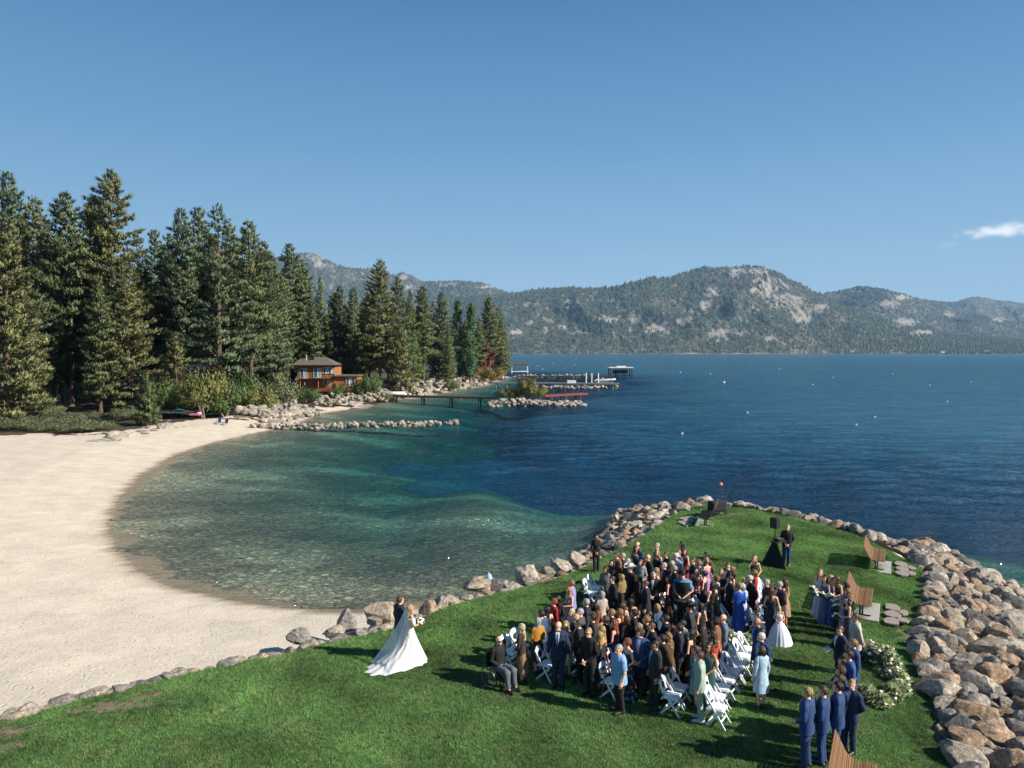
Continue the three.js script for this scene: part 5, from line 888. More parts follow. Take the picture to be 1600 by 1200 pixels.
/** o: px, py of the crown in the photograph; h height; face: degrees (0 looks at the camera's side of the lawn, 90 towards the boulder bank, -90 towards the beach); default looks at the bride. */
function person(o) {
  const woman = o.s === 'w', h = o.h ?? (woman ? 1.66 : 1.78), scale = h / 1.76;
  let x = 0, z = 0, y = LAWN_Y; if (o.at) { x = o.at.x; z = o.at.z; y = lawnY(x, z); } else for (let i = 0; i < 3; i++) { const p = onLevel(o.px, o.py, y + h); x = p.x; z = p.z; y = lawnY(x, z); }
  const face = o.face !== undefined ? o.face * Math.PI / 180 : Math.atan2(BRIDE.x - x, BRIDE.z - z) + (pr() - .5) * .6;
  const g = thing('person', o.label, o.child ? 'child' : woman ? 'woman' : 'man', new THREE.Vector3(x, y + (o.lift ?? 0), z), face, o.group ?? 'wedding guests on the lawn'); g.scale.setScalar(scale); if (o.wide) g.scale.x = g.scale.z = scale * o.wide;
  const arms = (o.arm ?? (woman ? 'clasp' : ['clasp', 'sides', 'back'][Math.floor(pr() * 3)])).split('/'), J = joints(woman, arms[0], arms[1] ?? arms[0], o.sit), key = o.s + arms.join() + (o.sit ? 'sit' : ''), dy = -J.drop;
  const skin = skinMats[o.skin ?? 'fair'];
  const yaw = o.sit || o.at ? 0 : [-.5, -.25, 0, .25, .5][Math.floor(pr() * 5)]; if (!o.sit && !o.at) { g.rotation.order = 'YXZ'; g.rotation.z = (pr() - .5) * .07; g.rotation.x = (pr() - .35) * .06; }
  part(g, 'body', bodyGeometry(woman, J, key, yaw), skin);
  const c = o.wear ?? 'suit', A = o.top ?? '#22262e', Bc = o.bottom ?? A;
  if (c === 'suit') { part(g, 'jacket', garment.jacket(J, key), cloth(A)); part(g, 'trousers', garment.trousers(J), cloth(Bc)); part(g, 'shirt', garment.shirtFront(J), cloth(o.shirt ?? '#d5d8dc', .8)); if (o.tie) part(g, 'tie', garment.tie(J), cloth(o.tie, .6)); part(g, 'shoes', garment.shoes(J), cloth(o.shoe ?? '#241a14', .5)); }
  if (c === 'shirt' || c === 'short') { part(g, 'shirt', c === 'short' ? garment.shortShirt(J, key) : garment.shirt(J, key), cloth(A)); part(g, 'trousers', garment.trousers(J), cloth(Bc)); part(g, 'shoes', garment.shoes(J), cloth(o.shoe ?? '#1d1a19', .5)); }
  if (c === 'vest') { part(g, 'shirt', garment.shortShirt(J, key), cloth(o.shirt)); part(g, 'vest', cached('vest', () => loft(shellRings.jacket.slice(1, 8).map(([y2, a, b, ...r]) => [y2, a * 1.10, b * 1.18, ...r]))), cloth(A)); part(g, 'trousers', garment.trousers(J), cloth(Bc)); part(g, 'shoes', garment.shoes(J), cloth('#241a14', .5)); }
  if (c === 'gown') part(g, 'gown', garment.gown(Math.floor(pr() * 3)), cloth(A, o.rough ?? .7));
  if (c === 'dress') part(g, 'dress', garment.dress(Math.floor(pr() * 3)), cloth(A, .75));
  if (c === 'jacketdress') { part(g, 'dress', garment.dress(Math.floor(pr() * 3)), cloth(Bc, .75)); part(g, 'jacket', garment.blouse(J, key), cloth(A)); }
  if (c === 'coat') part(g, 'coat', garment.coat(J, key), cloth(A));
  if (c === 'blouse') { part(g, 'blouse', garment.blouse(J, key), cloth(A)); part(g, 'trousers', garment.trousers(J), cloth(Bc)); part(g, 'shoes', garment.shoes(J), cloth('#1d1a19', .5)); }
  if (c === 'skirt') { part(g, 'blouse', garment.blouse(J, key), cloth(A)); part(g, 'skirt', garment.skirt(Math.floor(pr() * 3)), cloth(Bc)); }
  if (c === 'sleeveless') { part(g, 'top', cached('sleeveless', () => loft(shellRings.blouse.slice(0, 7))), cloth(A)); part(g, 'skirt', garment.skirt(1), cloth(Bc)); }
  if (o.shawl) part(g, 'shawl', garment.shawl(J, key), cloth(o.shawl));
  if (c !== 'suit' && woman && c !== 'gown' && c !== 'blouse') part(g, 'shoes', garment.shoes(J), cloth(o.shoe ?? '#2a211d', .5));
  const [style, tone] = (o.hair ?? 'short/brown').split('/');
  if (style !== 'none') { const hm = part(g, 'hair', hairGeo(style), hairMats[tone]); hm.position.set(0, 1.642 + dy, .02); hm.rotation.y = yaw; }
  if (o.hat) { const ht = part(g, 'hat', hatGeo, cloth(o.hat, .8)); ht.position.set(0, 1.642 + dy + .055, .005); ht.scale.setScalar(1.12); ht.rotation.y = yaw; }
  if (o.glasses) { const gl = part(g, 'sunglasses', glassesGeo, mat('#0c0c0d', .2)); gl.position.set(0, 1.642 + dy, .02); gl.rotation.y = yaw; }
  folk.push([x, z, o]); g.userData.h = undefined; delete g.userData.h; return g;
}
const NAVY = '#1d2a44', BLACK = '#15161a', CHAR = '#2b2e33', GROOM = '#24406e';
const M = (px, py, label, o = {}) => person({ s: 'm', px, py, label, ...o }), Wm = (px, py, label, o = {}) => person({ s: 'w', px, py, label, ...o });
// --- near block of guests (between the wheelchair and the flower lined aisle)
Wm(817, 974, 'woman with long straight blonde hair in brown top and tan skirt beside the wheelchair', { wear: 'skirt', top: '#3a2a20', bottom: '#8a6a48', hair: 'long/pale', face: -120, h: 1.7 });
Wm(840, 965, 'grey haired woman in brown dress with mustard shawl behind the row end chair', { wear: 'dress', top: '#43291a', shawl: '#b3781c', hair: 'long/grey', face: -150 });
M(846, 953, 'dark haired man in denim blue shirt next to the mustard shawl', { wear: 'shirt', top: '#2d4a73', bottom: '#20242c', hair: 'short/dark', face: -130, arm: 'sides' });
Wm(858, 948, 'woman with dark hair in sleeveless black dress beside the red jacket', { wear: 'dress', top: '#15151a', hair: 'long/dark', face: -140 });
Wm(866, 936, 'woman with copper curls in bright red jacket over black', { wear: 'jacketdress', top: '#9c1420', bottom: BLACK, hair: 'curlyShort/red', face: -70 });
Wm(874, 931, 'woman in plain black beside the copper haired woman in red', { wear: 'blouse', top: '#17181c', bottom: BLACK, hair: 'bob/dark', face: -40 });
Wm(891, 918, 'blonde woman in pale mauve dress beside the man in violet shirt', { wear: 'dress', top: '#8a8190', hair: 'long/blonde', face: -60, arm: 'phone' });
M(895, 907, 'short haired man in violet dress shirt near the lake edge stones', { wear: 'shirt', top: '#8a86c4', bottom: '#2a2c33', hair: 'short/light', face: -95, arm: 'sides' });
M(873, 972, 'bald man in navy suit with blue tie and sunglasses facing the near lawn', { top: NAVY, tie: '#2b57b5', hair: 'none', face: -12, glasses: 1, arm: 'sides', h: 1.84 });
Wm(886, 970, 'woman with blonde curls in mint satin dress next to the bald man', { wear: 'dress', top: '#8fb0a4', hair: 'wavy/blonde', face: -20 });
Wm(897, 960, 'woman with long white blonde hair in dark grey top', { wear: 'blouse', top: '#3a3a3e', bottom: BLACK, hair: 'long/pale', face: -150 });
Wm(893, 950, 'woman in pale pink blouse behind the white blonde woman', { wear: 'blouse', top: '#c9a3a8', bottom: '#2b2b30', hair: 'bob/pale', face: -60 });
M(908, 951, 'grey haired man in charcoal tweed suit among the near guests', { top: '#4a4e53', shirt: '#5d86bd', hair: 'short/grey', face: -100 });
M(917, 936, 'silver haired man in dark navy suit beside the beige coat', { top: '#191f2e', hair: 'short/grey', face: -100, h: 1.8 });
Wm(928, 942, 'woman with long dark hair in rust brown blouse', { wear: 'blouse', top: '#7a4420', bottom: '#222222', hair: 'long/dark', face: -160 });
Wm(938, 924, 'woman with long silver blonde hair in long beige coat', { wear: 'coat', top: '#b7a697', hair: 'long/grey', face: -150, h: 1.7 });
M(957, 952, 'brown haired young man in dark blue suit beside pink dress', { top: '#1b2435', hair: 'short/light', face: -75 });
Wm(969, 952, 'woman with light brown hair in coral pink dress', { wear: 'dress', top: '#a8545a', hair: 'long/light', face: -130 });
Wm(976, 942, 'woman with long brown hair in dusky mauve dress', { wear: 'gown', top: '#6b4450', hair: 'long/brown', face: -150 });
Wm(985, 936, 'woman with black hair and bare arms in black beside the aisle flowers', { wear: 'dress', top: '#131318', hair: 'long/dark', skin: 'tan', face: -170 });
Wm(961, 969, 'young woman with copper ringlets in purple dress', { wear: 'gown', top: '#3f2b66', hair: 'wavy/red', face: -120, h: 1.6 });
M(923, 982, 'blond man with sunglasses in all black shirt and trousers', { wear: 'shirt', top: '#131416', bottom: '#1b1c20', hair: 'short/blonde', face: -45, glasses: 1, h: 1.84, arm: 'clasp' });
Wm(940, 987, 'woman with long blonde hair in teal patterned dress with black top', { wear: 'sleeveless', top: '#1c2226', bottom: 'teal', hair: 'long/blonde', face: -150, skin: 'tan' });
Wm(944, 979, 'woman with blonde hair in burgundy flowered dress', { wear: 'dress', top: 'plum', hair: 'long/blonde', face: -100 });
const caneMan = M(969, 1006, 'grey haired man in untucked light blue shirt leaning on a cane', { wear: 'short', top: '#7fa6cf', bottom: '#17181b', hair: 'short/grey', face: -75, arm: 'sides/cane', wide: 1.1, h: 1.78 });
Wm(983, 998, 'woman with auburn curls in black dress with bright flowers', { wear: 'gown', top: 'floral', hair: 'curlyShort/red', face: -60 });
M(1001, 983, 'man with brown curls in open blue blazer over pale shirt', { top: '#27456f', shirt: '#98a8d6', bottom: '#1d222c', hair: 'curlyShort/brown', face: -30, h: 1.82 });
Wm(1001, 974, 'blonde woman in cream dress behind the blue blazer', { wear: 'dress', top: '#cbb9a4', hair: 'long/blonde', face: -100 });
M(1009, 962, 'light haired young man in navy suit next to cream dress', { top: '#1a2438', hair: 'short/light', face: -90 });
M(1013, 955, 'man with sunglasses and shaved sides in black leather jacket', { wear: 'shirt', top: '#1a1a1d', bottom: '#1a1a1d', hair: 'short/dark', glasses: 1, face: -40, skin: 'tan' });
Wm(1030, 944, 'woman with honey blonde bob in slate blue jacket beside aisle flowers', { wear: 'jacketdress', top: '#3c5470', bottom: '#2b3c52', hair: 'bob/blonde', face: -140, h: 1.7 });
M(1023, 1001, 'dark haired young man in charcoal suit with pale blue tie', { top: '#24282b', shirt: '#9db8dd', tie: '#4f83c4', hair: 'short/dark', face: -80, skin: 'tan', h: 1.8 });
M(1038, 990, 'dark haired young man in brown suit among near guests', { top: '#3a2b22', hair: 'short/dark', face: -80, h: 1.8 });
Wm(1047, 988, 'woman with brown curls in long bronze jacket', { wear: 'coat', top: '#5b4026', hair: 'wavy/light', face: -130, h: 1.7 });
M(1060, 975, 'dark haired man in midnight suit near the orange top', { top: '#161d2b', shirt: '#6f9ad6', hair: 'short/dark', face: -100, skin: 'tan', h: 1.8 });
M(1067, 969, 'dark haired man in pale grey jacket with black jeans', { top: '#7d8080', bottom: '#1b1c20', shirt: '#30343a', hair: 'short/dark', face: -60 });
Wm(1050, 977, 'auburn haired woman in dark green beside brown suit', { wear: 'dress', top: '#22302a', hair: 'long/auburn', face: -120 });
M(1079, 944, 'man in black hat and dark grey jacket standing in the aisle', { top: '#2c2f30', bottom: '#262f45', hat: '#16110d', hair: 'short/dark', skin: 'tan', face: -110, h: 1.8 });
M(1122, 966, 'dark haired man in tan suede jacket at the front', { top: '#7d5433', bottom: '#1b1c22', shirt: '#3a3a3d', hair: 'curlyShort/dark', skin: 'tan', face: -110, h: 1.8 });
Wm(1116, 987, 'woman with long brown hair in orange top and plaid skirt', { wear: 'sleeveless', top: '#b8431a', bottom: 'plaid', hair: 'wavy/brown', skin: 'tan', face: -150 });
Wm(1107, 1004, 'woman with dark hair and sunglasses in strapless emerald gown', { wear: 'gown', top: '#1f4d45', hair: 'long/dark', skin: 'tan', glasses: 1, face: -40, h: 1.7 });
Wm(1090, 1009, 'woman with brown updo in pale teal jacket', { wear: 'jacketdress', top: '#5f8e98', bottom: '#6f9aa2', hair: 'updo/brown', face: -120, h: 1.66 });
M(1096, 1018, 'brown haired man in pale sage green suit beside front row chairs', { top: '#9fb3a2', bottom: '#9fb3a2', hair: 'short/brown', face: -105, arm: 'sides', h: 1.78, shoe: '#c9c6bd' });
M(1130, 959, 'balding man in blue grey jacket beside tan suede jacket', { top: '#5d6a7e', bottom: '#222733', hair: 'bald/light', face: -100, h: 1.8 });
Wm(1098, 943, 'woman with dark hair in dark flowered dress by the aisle flowers', { wear: 'gown', top: 'dark', hair: 'long/dark', face: -140, h: 1.68 });
// --- far block
Wm(947, 885, 'smiling woman with dark hair in grey cardigan and brown trousers', { wear: 'blouse', top: '#6a6c6a', bottom: '#4a2a20', hair: 'long/dark', skin: 'tan', face: -20, h: 1.7 });
Wm(956, 874, 'woman with wavy dark hair in dark plum top', { wear: 'blouse', top: '#3a2a2e', bottom: '#1b1b1f', hair: 'wavy/dark', face: -40 });
M(964, 863, 'brown haired young man in camel jacket at the lake side', { top: '#7d5f45', bottom: '#1e2026', hair: 'short/brown', face: -70, h: 1.82 });
M(975, 864, 'silver haired man in dark pinstripe jacket next to camel jacket', { top: '#3c3f42', hair: 'short/grey', face: -90 });
Wm(973, 898, 'woman with golden blonde hair in black dress among far chairs', { wear: 'dress', top: '#17150f', shawl: '#8a7140', hair: 'long/blonde', face: -140, h: 1.6 });
M(987, 884, 'person in white cowboy hat and black clothes', { wear: 'shirt', top: '#16171a', bottom: '#16171a', hat: '#d9d2c4', hair: 'short/dark', face: -60, h: 1.8 });
Wm(994, 853, 'woman with long wavy brown hair in navy dress near the boulder heap', { wear: 'gown', top: '#1f3358', hair: 'wavy/brown', skin: 'tan', face: -20 });
M(998, 847, 'balding man in royal blue shirt near the boulder heap', { wear: 'shirt', top: '#1f437d', bottom: '#22262e', hair: 'bald/brown', face: -80 });
Wm(1002, 874, 'woman with brown bob in pale grey jacket over white', { wear: 'blouse', top: '#8d9494', bottom: '#1b1c1f', hair: 'bob/brown', face: -30 });
Wm(1009, 872, 'woman with bare tan shoulders in pale pink', { wear: 'dress', top: '#b58a86', hair: 'updo/brown', skin: 'tan', face: -120 });
M(1013, 866, 'bald man in black suit among far guests', { top: BLACK, hair: 'none', face: -80 });
Wm(1027, 859, 'woman with long golden curls and sunglasses in black', { wear: 'gown', top: '#131316', hair: 'wavy/blonde', glasses: 1, face: -40 });
M(1027, 849, 'grey haired man in maroon jacket at the back of far guests', { top: '#4d1c20', bottom: '#202024', hair: 'short/grey', face: -90, h: 1.82 });
M(1022, 893, 'grey haired man in black suit with open white collar and clasped hands', { top: '#121317', hair: 'short/grey', face: -25, arm: 'clasp', h: 1.76 });
Wm(1027, 887, 'woman with long blonde hair in crimson gown', { wear: 'gown', top: '#8e1c26', hair: 'long/blonde', face: -90, h: 1.72 });
M(1041, 879, 'grey haired man in black jacket over lilac shirt', { top: '#1a1c1f', shirt: '#8e97d0', hair: 'short/grey', face: -55, h: 1.8 });
Wm(1050, 876, 'white blonde woman in rose lace jacket', { wear: 'jacketdress', top: '#a8686c', bottom: '#8e5058', hair: 'bob/pale', face: -70 });
M(1059, 864, 'white haired man in pale blue grey suit', { top: '#8694a8', bottom: '#75839a', hair: 'short/white', face: -60, h: 1.82 });
M(1061, 859, 'man in slate suit just behind the pale blue grey suit', { top: '#4a5a6e', hair: 'short/light', face: -80 });
Wm(1067, 847, 'woman with long black hair at the outer edge of far guests', { wear: 'dress', top: '#23262a', hair: 'long/dark', face: -60 });
Wm(1071, 857, 'woman with long dark hair in scarlet dress', { wear: 'dress', top: '#8f1a1a', hair: 'long/brown', face: -70 });
M(1069, 893, 'broad man in black cowboy hat and black vest over blue shirt', { wear: 'vest', top: '#16181a', shirt: '#5c86b3', bottom: '#1c1f24', hat: '#0f0f10', hair: 'short/dark', face: -25, h: 1.84, wide: 1.12 });
Wm(1087, 886, 'woman with dark curls in off shoulder magenta print dress', { wear: 'gown', top: 'rose', hair: 'wavy/dark', face: -20 });
M(1095, 876, 'man with brown hair in dark teal suit', { top: '#1d2a33', hair: 'short/light', face: -95 });
Wm(1103, 874, 'blonde woman in orchid pink satin dress', { wear: 'gown', top: '#b67fc0', rough: .5, hair: 'updo/blonde', face: -150 });
M(1106, 863, 'dark haired man in brown jacket at the back edge of the guests', { top: '#5c4733', bottom: '#2a2622', hair: 'short/dark', face: -70, h: 1.84 });
Wm(1113, 910, 'woman with dark hair in black dress printed with dusky blooms', { wear: 'gown', top: 'dark', hair: 'long/dark', face: -150, h: 1.7 });
Wm(1122, 900, 'woman with brown curls in pale taupe jacket', { wear: 'jacketdress', top: '#a39a93', bottom: '#8f8780', hair: 'curlyShort/light', face: -110 });
Wm(1129, 888, 'smiling blonde woman with hands raised in black lace', { wear: 'gown', top: '#191c1e', hair: 'bob/blonde', face: -15, arm: 'linked' });
M(1137, 879, 'brown haired man in sunglasses and navy suit beside black lace', { top: '#16233f', hair: 'short/brown', glasses: 1, face: -60, h: 1.84 });
Wm(1145, 885, 'woman with bare shoulders in blush gown behind navy suit', { wear: 'gown', top: '#b9978a', hair: 'updo/light', face: -100 });
Wm(1155, 912, 'woman with blonde curls in shiny royal blue gown', { wear: 'gown', top: 'satinblue', shawl: 'satinblue', hair: 'curlyShort/blonde', face: -165, h: 1.72 });
Wm(1163, 912, 'white haired woman in white jacket and pale blue skirt', { wear: 'skirt', top: '#b8bccb', bottom: '#7d9fc4', hair: 'bob/white', face: -150 });
Wm(1167, 901, 'woman with brown hair shading her eyes in pale blue dress', { wear: 'dress', top: '#93b2d2', hair: 'updo/light', face: -40, arm: 'clasp/shade' });
M(1174, 899, 'white haired man in black leather blazer', { top: '#1b1e1e', hair: 'short/white', face: -80 });
Wm(1179, 890, 'woman with short grey brown hair in red jacket and red skirt', { wear: 'skirt', top: '#a3201c', bottom: '#8a1818', hair: 'bob/light', face: -110, h: 1.7 });
Wm(1181, 868, 'woman with long blonde hair and sunglasses in green flowered top and olive skirt', { wear: 'sleeveless', top: 'green', bottom: '#5d6b46', hair: 'long/blonde', glasses: 1, face: -10, arm: 'clasp/shade' });
Wm(1207, 918, 'woman with long auburn hair in off shoulder navy gown holding the flower girl', { wear: 'gown', top: '#16233c', hair: 'long/auburn', face: 160, h: 1.72 });
M(1216, 908, 'grey haired man in blue sunglasses and charcoal suit by front chairs', { top: '#23282f', shirt: '#c9d3e2', hair: 'short/grey', glasses: 1, face: -70, h: 1.82 });
Wm(1227, 906, 'woman with brown hair in backless tan dress behind charcoal suit', { wear: 'dress', top: '#a57f67', hair: 'long/brown', skin: 'tan', face: -140 });
const girl = person({ s: 'w', px: 1219, py: 946, h: 1.22, label: 'flower girl with blonde hair in white tulle dress', wear: 'none', hair: 'long/pale', face: -25, child: 1, arm: 'hold' });
M(1187, 965, 'balding man in royal navy suit at the front near block', { top: '#1f3866', shirt: '#6f9ad6', hair: 'bald/light', face: -85, skin: 'tan', h: 1.82 });
M(1194, 981, 'dark haired man in deep blue suit between two older men', { top: '#1c3158', hair: 'short/dark', face: -80 });
M(1189, 988, 'white haired man in navy blazer looking at the aisle', { top: '#1d3357', shirt: '#7ba3d9', hair: 'short/white', face: -60 });
Wm(1190, 1011, 'woman with short brown hair in icy blue coat dress', { wear: 'coat', top: '#a9c4d6', hair: 'bob/brown', face: -160, h: 1.64, arm: 'sides' });
// guests half hidden in the middle of the rows
for (const [s, px, py, label, o] of [
  ['m', 906, 968, 'man in black jacket between the charcoal tweed suit and the all black shirt', { top: '#17181c', hair: 'short/brown', face: -100 }], ['m', 926, 960, 'man in dark grey suit behind the blond man in black', { top: '#2a2d31', hair: 'short/dark', face: -90 }], ['w', 949, 962, 'woman in dark plum coat beside the copper ringlets', { wear: 'coat', top: '#2c1c24', hair: 'bob/brown', face: -130 }], ['w', 981, 962, 'woman with brown hair in black coat before the aisle flowers', { wear: 'coat', top: '#141418', hair: 'long/brown', face: -150 }], ['m', 990, 952, 'man in black suit standing at the aisle flowers', { top: '#121318', hair: 'short/dark', face: -100 }], ['m', 1022, 974, 'man in midnight blue suit behind the charcoal suit with blue tie', { top: '#141c2c', hair: 'short/brown', face: -90 }], ['m', 1043, 962, 'man in black suit beside the slate blue jacket', { top: '#101216', hair: 'short/dark', face: -110 }], ['w', 1080, 985, 'woman in black dress between midnight suit and orange top', { wear: 'gown', top: '#111216', hair: 'long/dark', face: -130 }],
  ['m', 958, 900, 'man in black jacket among the lake side chairs', { top: '#131417', hair: 'short/dark', face: -80 }], ['w', 1000, 896, 'woman in black coat behind the clasped hands man', { wear: 'coat', top: '#121215', hair: 'bob/dark', face: -110 }], ['m', 1012, 908, 'man in dark navy suit by the aisle blooms', { top: '#141a28', hair: 'short/brown', face: -100 }], ['w', 1046, 900, 'woman in wine red dress behind the black cowboy hat', { wear: 'gown', top: '#3b1018', hair: 'long/brown', face: -120 }], ['m', 1056, 884, 'man in black suit behind rose lace jacket', { top: '#131418', hair: 'short/grey', face: -90 }], ['m', 1083, 872, 'man in dark olive jacket beside magenta print dress', { top: '#2a2c22', hair: 'short/brown', face: -90 }], ['w', 1100, 892, 'woman in black gown before the orchid pink dress', { wear: 'gown', top: '#141318', hair: 'updo/dark', face: -120 }], ['m', 1141, 900, 'man in black suit between black lace and royal blue gown', { top: '#121318', hair: 'short/dark', face: -90 }], ['w', 1147, 893, 'woman in deep green dress behind royal blue gown', { wear: 'dress', top: '#14231c', hair: 'long/brown', face: -110 }], ['m', 1040, 862, 'man in dark brown suit behind lilac shirt', { top: '#2a211b', hair: 'short/brown', face: -90 }], ['m', 983, 872, 'man in black overcoat behind the white cowboy hat', { wear: 'shirt', top: '#141518', bottom: '#141518', hair: 'short/grey', face: -80 }], ['m', 1200, 905, 'man in dark grey suit among the lake side front chairs', { top: '#2a2d33', hair: 'short/grey', face: -100 }]]) person({ s, px, py, label, ...o });
// --- wedding party on the right
const party = 'wedding party beside the front chairs', brides = [];
for (const [px, py, label, top, hair, face, h, wear] of [
  [1281, 889, 'bridesmaid with long blonde hair in pale blue gown at the far end of the line', '#8fb0d8', 'long/blonde', -60, 1.7], [1290, 898, 'bridesmaid with black hair in teal blue gown', '#2c5a80', 'long/dark', -70, 1.68], [1299, 899, 'bridesmaid with blonde updo in cobalt blue gown', '#1f4f9e', 'updo/blonde', -75, 1.7], [1308, 900, 'bridesmaid with long brown hair in black gown', '#14161b', 'long/brown', -60, 1.72], [1323, 911, 'bridesmaid with long dark hair in periwinkle gown', '#6f8fd0', 'long/dark', -110, 1.7], [1327, 920, 'bridesmaid with golden brown hair in powder blue gown', '#7d9cc9', 'wavy/light', -120, 1.7], [1328, 933, 'bridesmaid with dark ringlets in ink blue gown beside the cream suit', '#1b2940', 'wavy/dark', -100, 1.7]]) { Wm(px, py, label, { wear: 'gown', top, hair, face, h, arm: 'hold', group: party, rough: .55 }); brides.push([...folk[folk.length - 1], face]); }
M(1338, 958, 'dark haired groom in pale stone suit beside the officiant', { top: '#b7ada2', bottom: '#b7ada2', hair: 'short/brown', face: -105, h: 1.84, group: party });
const officiant = M(1315, 977, 'officiant in navy suit holding open white papers', { top: '#1b2437', hair: 'short/brown', face: -85, arm: 'phone', h: 1.78, group: party });
M(1334, 1000, 'groomsman with reddish brown hair in blue suit next to the groom', { top: GROOM, hair: 'short/light', face: -95, group: party, h: 1.84 });
M(1326, 1015, 'tallest dark haired groomsman in bright blue suit', { top: '#274a80', hair: 'short/dark', face: -100, group: party, h: 1.92 });
Wm(1316, 1026, 'attendant with long brown hair in navy dress among groomsmen', { wear: 'jacketdress', top: '#1b2840', bottom: '#1b2840', hair: 'long/brown', face: -95, group: party, h: 1.74, arm: 'hold' });
M(1318, 1041, 'groomsman with wavy brown hair in dark navy suit', { top: '#1f2f50', hair: 'curlyShort/brown', face: -95, group: party, h: 1.8 });
M(1317, 1054, 'groomsman with brown hair half hidden between two blue suits', { top: '#20355c', hair: 'short/brown', face: -95, group: party, h: 1.76 });
M(1328, 1061, 'blond boy in navy suit being carried by a groomsman', { top: '#1c2c4b', hair: 'short/blonde', face: -60, h: 1.74, group: party });
M(1309, 1065, 'dark haired groomsman in blue suit third from the boulder side bench', { top: GROOM, hair: 'short/dark', face: -120, group: party, h: 1.83, arm: 'clasp' });
M(1286, 1072, 'chestnut haired groomsman in blue suit beside the blond groomsman', { top: GROOM, hair: 'short/brown', face: -125, group: party, h: 1.8, arm: 'clasp' });
M(1261, 1075, 'blond groomsman in blue suit at the near end of the line', { top: '#233f70', hair: 'short/blonde', face: -130, group: party, h: 1.82, arm: 'clasp' });
// --- others
Wm(932, 835, 'woman in black sweater, black trousers and headband standing by the lake stones', { wear: 'blouse', top: '#0f1113', bottom: '#1d1f24', hair: 'updo/dark', skin: 'tan', glasses: 1, face: 0, h: 1.62, group: 'people standing apart on the lawn' });
M(1229, 820, 'grey haired man in black jacket and blue jeans beside the loudspeaker', { wear: 'shirt', top: '#16181c', bottom: '#25447c', hair: 'short/grey', face: -20, arm: 'clasp', h: 1.8, shoe: '#a8683c', group: 'people standing apart on the lawn' });
const father = person({ s: 'm', at: new THREE.Vector3(BRIDE.x - .36, 0, BRIDE.z - .42), label: 'father in navy suit walking with the bride', top: '#16233c', hair: 'short/brown', face: 128, arm: 'sides/linked', h: 1.82, group: 'bride and her escort' });
const bride = person({ s: 'w', at: BRIDE, label: 'bride in white off shoulder gown with long train and veil', wear: 'none', hair: 'wavy/blonde', face: 128, arm: 'hold', h: 1.72, group: 'bride and her escort' });
{
  // bridal gown: wide skirt whose hem runs out behind into a train
  const white = mat('#c8c5c1', .6, { bumpMap: foldBump, bumpScale: .02 }), rings = [], n = 16;
  const hemX = .52, hemZ = .50;
  for (let j = 0; j <= n; j++) { const t = j / n, y = lerp(.015, 1.04, t), s = Math.pow(1 - t, 1.15); rings.push([y, lerp(.135, hemX, s), lerp(.108, hemZ, s), 0, 0]); }
  const g = loft([...rings, ...shellRings.bodice.slice(1)], 72, (a, y) => 1 + .055 * smoothstep(1.0 - y, 0, .7) * Math.sin(a * 13 + 1) + .022 * smoothstep(1 - y, 0, .5) * Math.sin(a * 31));
  const p = g.attributes.position;
  for (let i = 0; i < p.count; i++) { const x = p.getX(i), y = p.getY(i), z = p.getZ(i); if (y < 1.0 && z < 0) { const k = Math.pow(1 - y / 1.0, 2.1), b = clamp(-z / .5, 0, 1.2); p.setXYZ(i, x * (1 + .15 * k * b), y * (1 - .25 * k * b) + .01, z - .95 * k * b); } }
  g.computeVertexNormals(); part(bride, 'gown', g, white);
  part(bride, 'sleeves', merge([loft([[1.27, .205, .125], [1.31, .222, .135, 0, .005], [1.36, .218, .13], [1.385, .195, .112]], 40, (a, y) => 1 + .03 * Math.sin(a * 11)), ...[1, -1].map((s) => limb([[[s * .17, 1.38, 0], .06], [[s * .21, 1.30, 0], .075], [[s * .225, 1.2, .01], .06]]))]), white);
  const pos = [], idx = [], NV = 22, NU = 14; for (let j = 0; j <= NV; j++) { const t = j / NV; for (let i = 0; i <= NU; i++) { const u = i / NU - .5, w = lerp(.10, 1.15, Math.pow(t, .9)); pos.push(u * w + .015 * Math.sin(u * 30 + t * 4), lerp(1.73, .05, Math.pow(t, .92)), -.10 - .10 * Math.sin(t * 3) - .95 * Math.pow(t, 1.7) - .04 * Math.cos(u * 26) * t + .35 * u * u * t); } }
  for (let j = 0; j < NV; j++) for (let i = 0; i < NU; i++) { const a = j * (NU + 1) + i; idx.push(a, a + 1, a + NU + 1, a + 1, a + NU + 2, a + NU + 1); }
  part(bride, 'veil', geo(pos, idx), new THREE.MeshPhysicalMaterial({ color: hex('#f2f0ee'), roughness: .9, transparent: true, opacity: .55, side: THREE.DoubleSide }));
  // flower girl's tulle skirt
  const tul = loft([[.02, .56, .56], [.25, .50, .50], [.5, .42, .42], [.75, .31, .30], [.92, .20, .18], [1.0, .15, .12], ...shellRings.bodice], 60, (a, y) => 1 + .04 * smoothstep(1 - y, 0, .6) * Math.sin(a * 19)); part(girl, 'tulle_dress', tul, mat('#cfd0dc', .9)); part(girl, 'shoes', garment.shoes(joints(true, 'hold', 'hold')), cloth('#c9c0b8', .6));
}
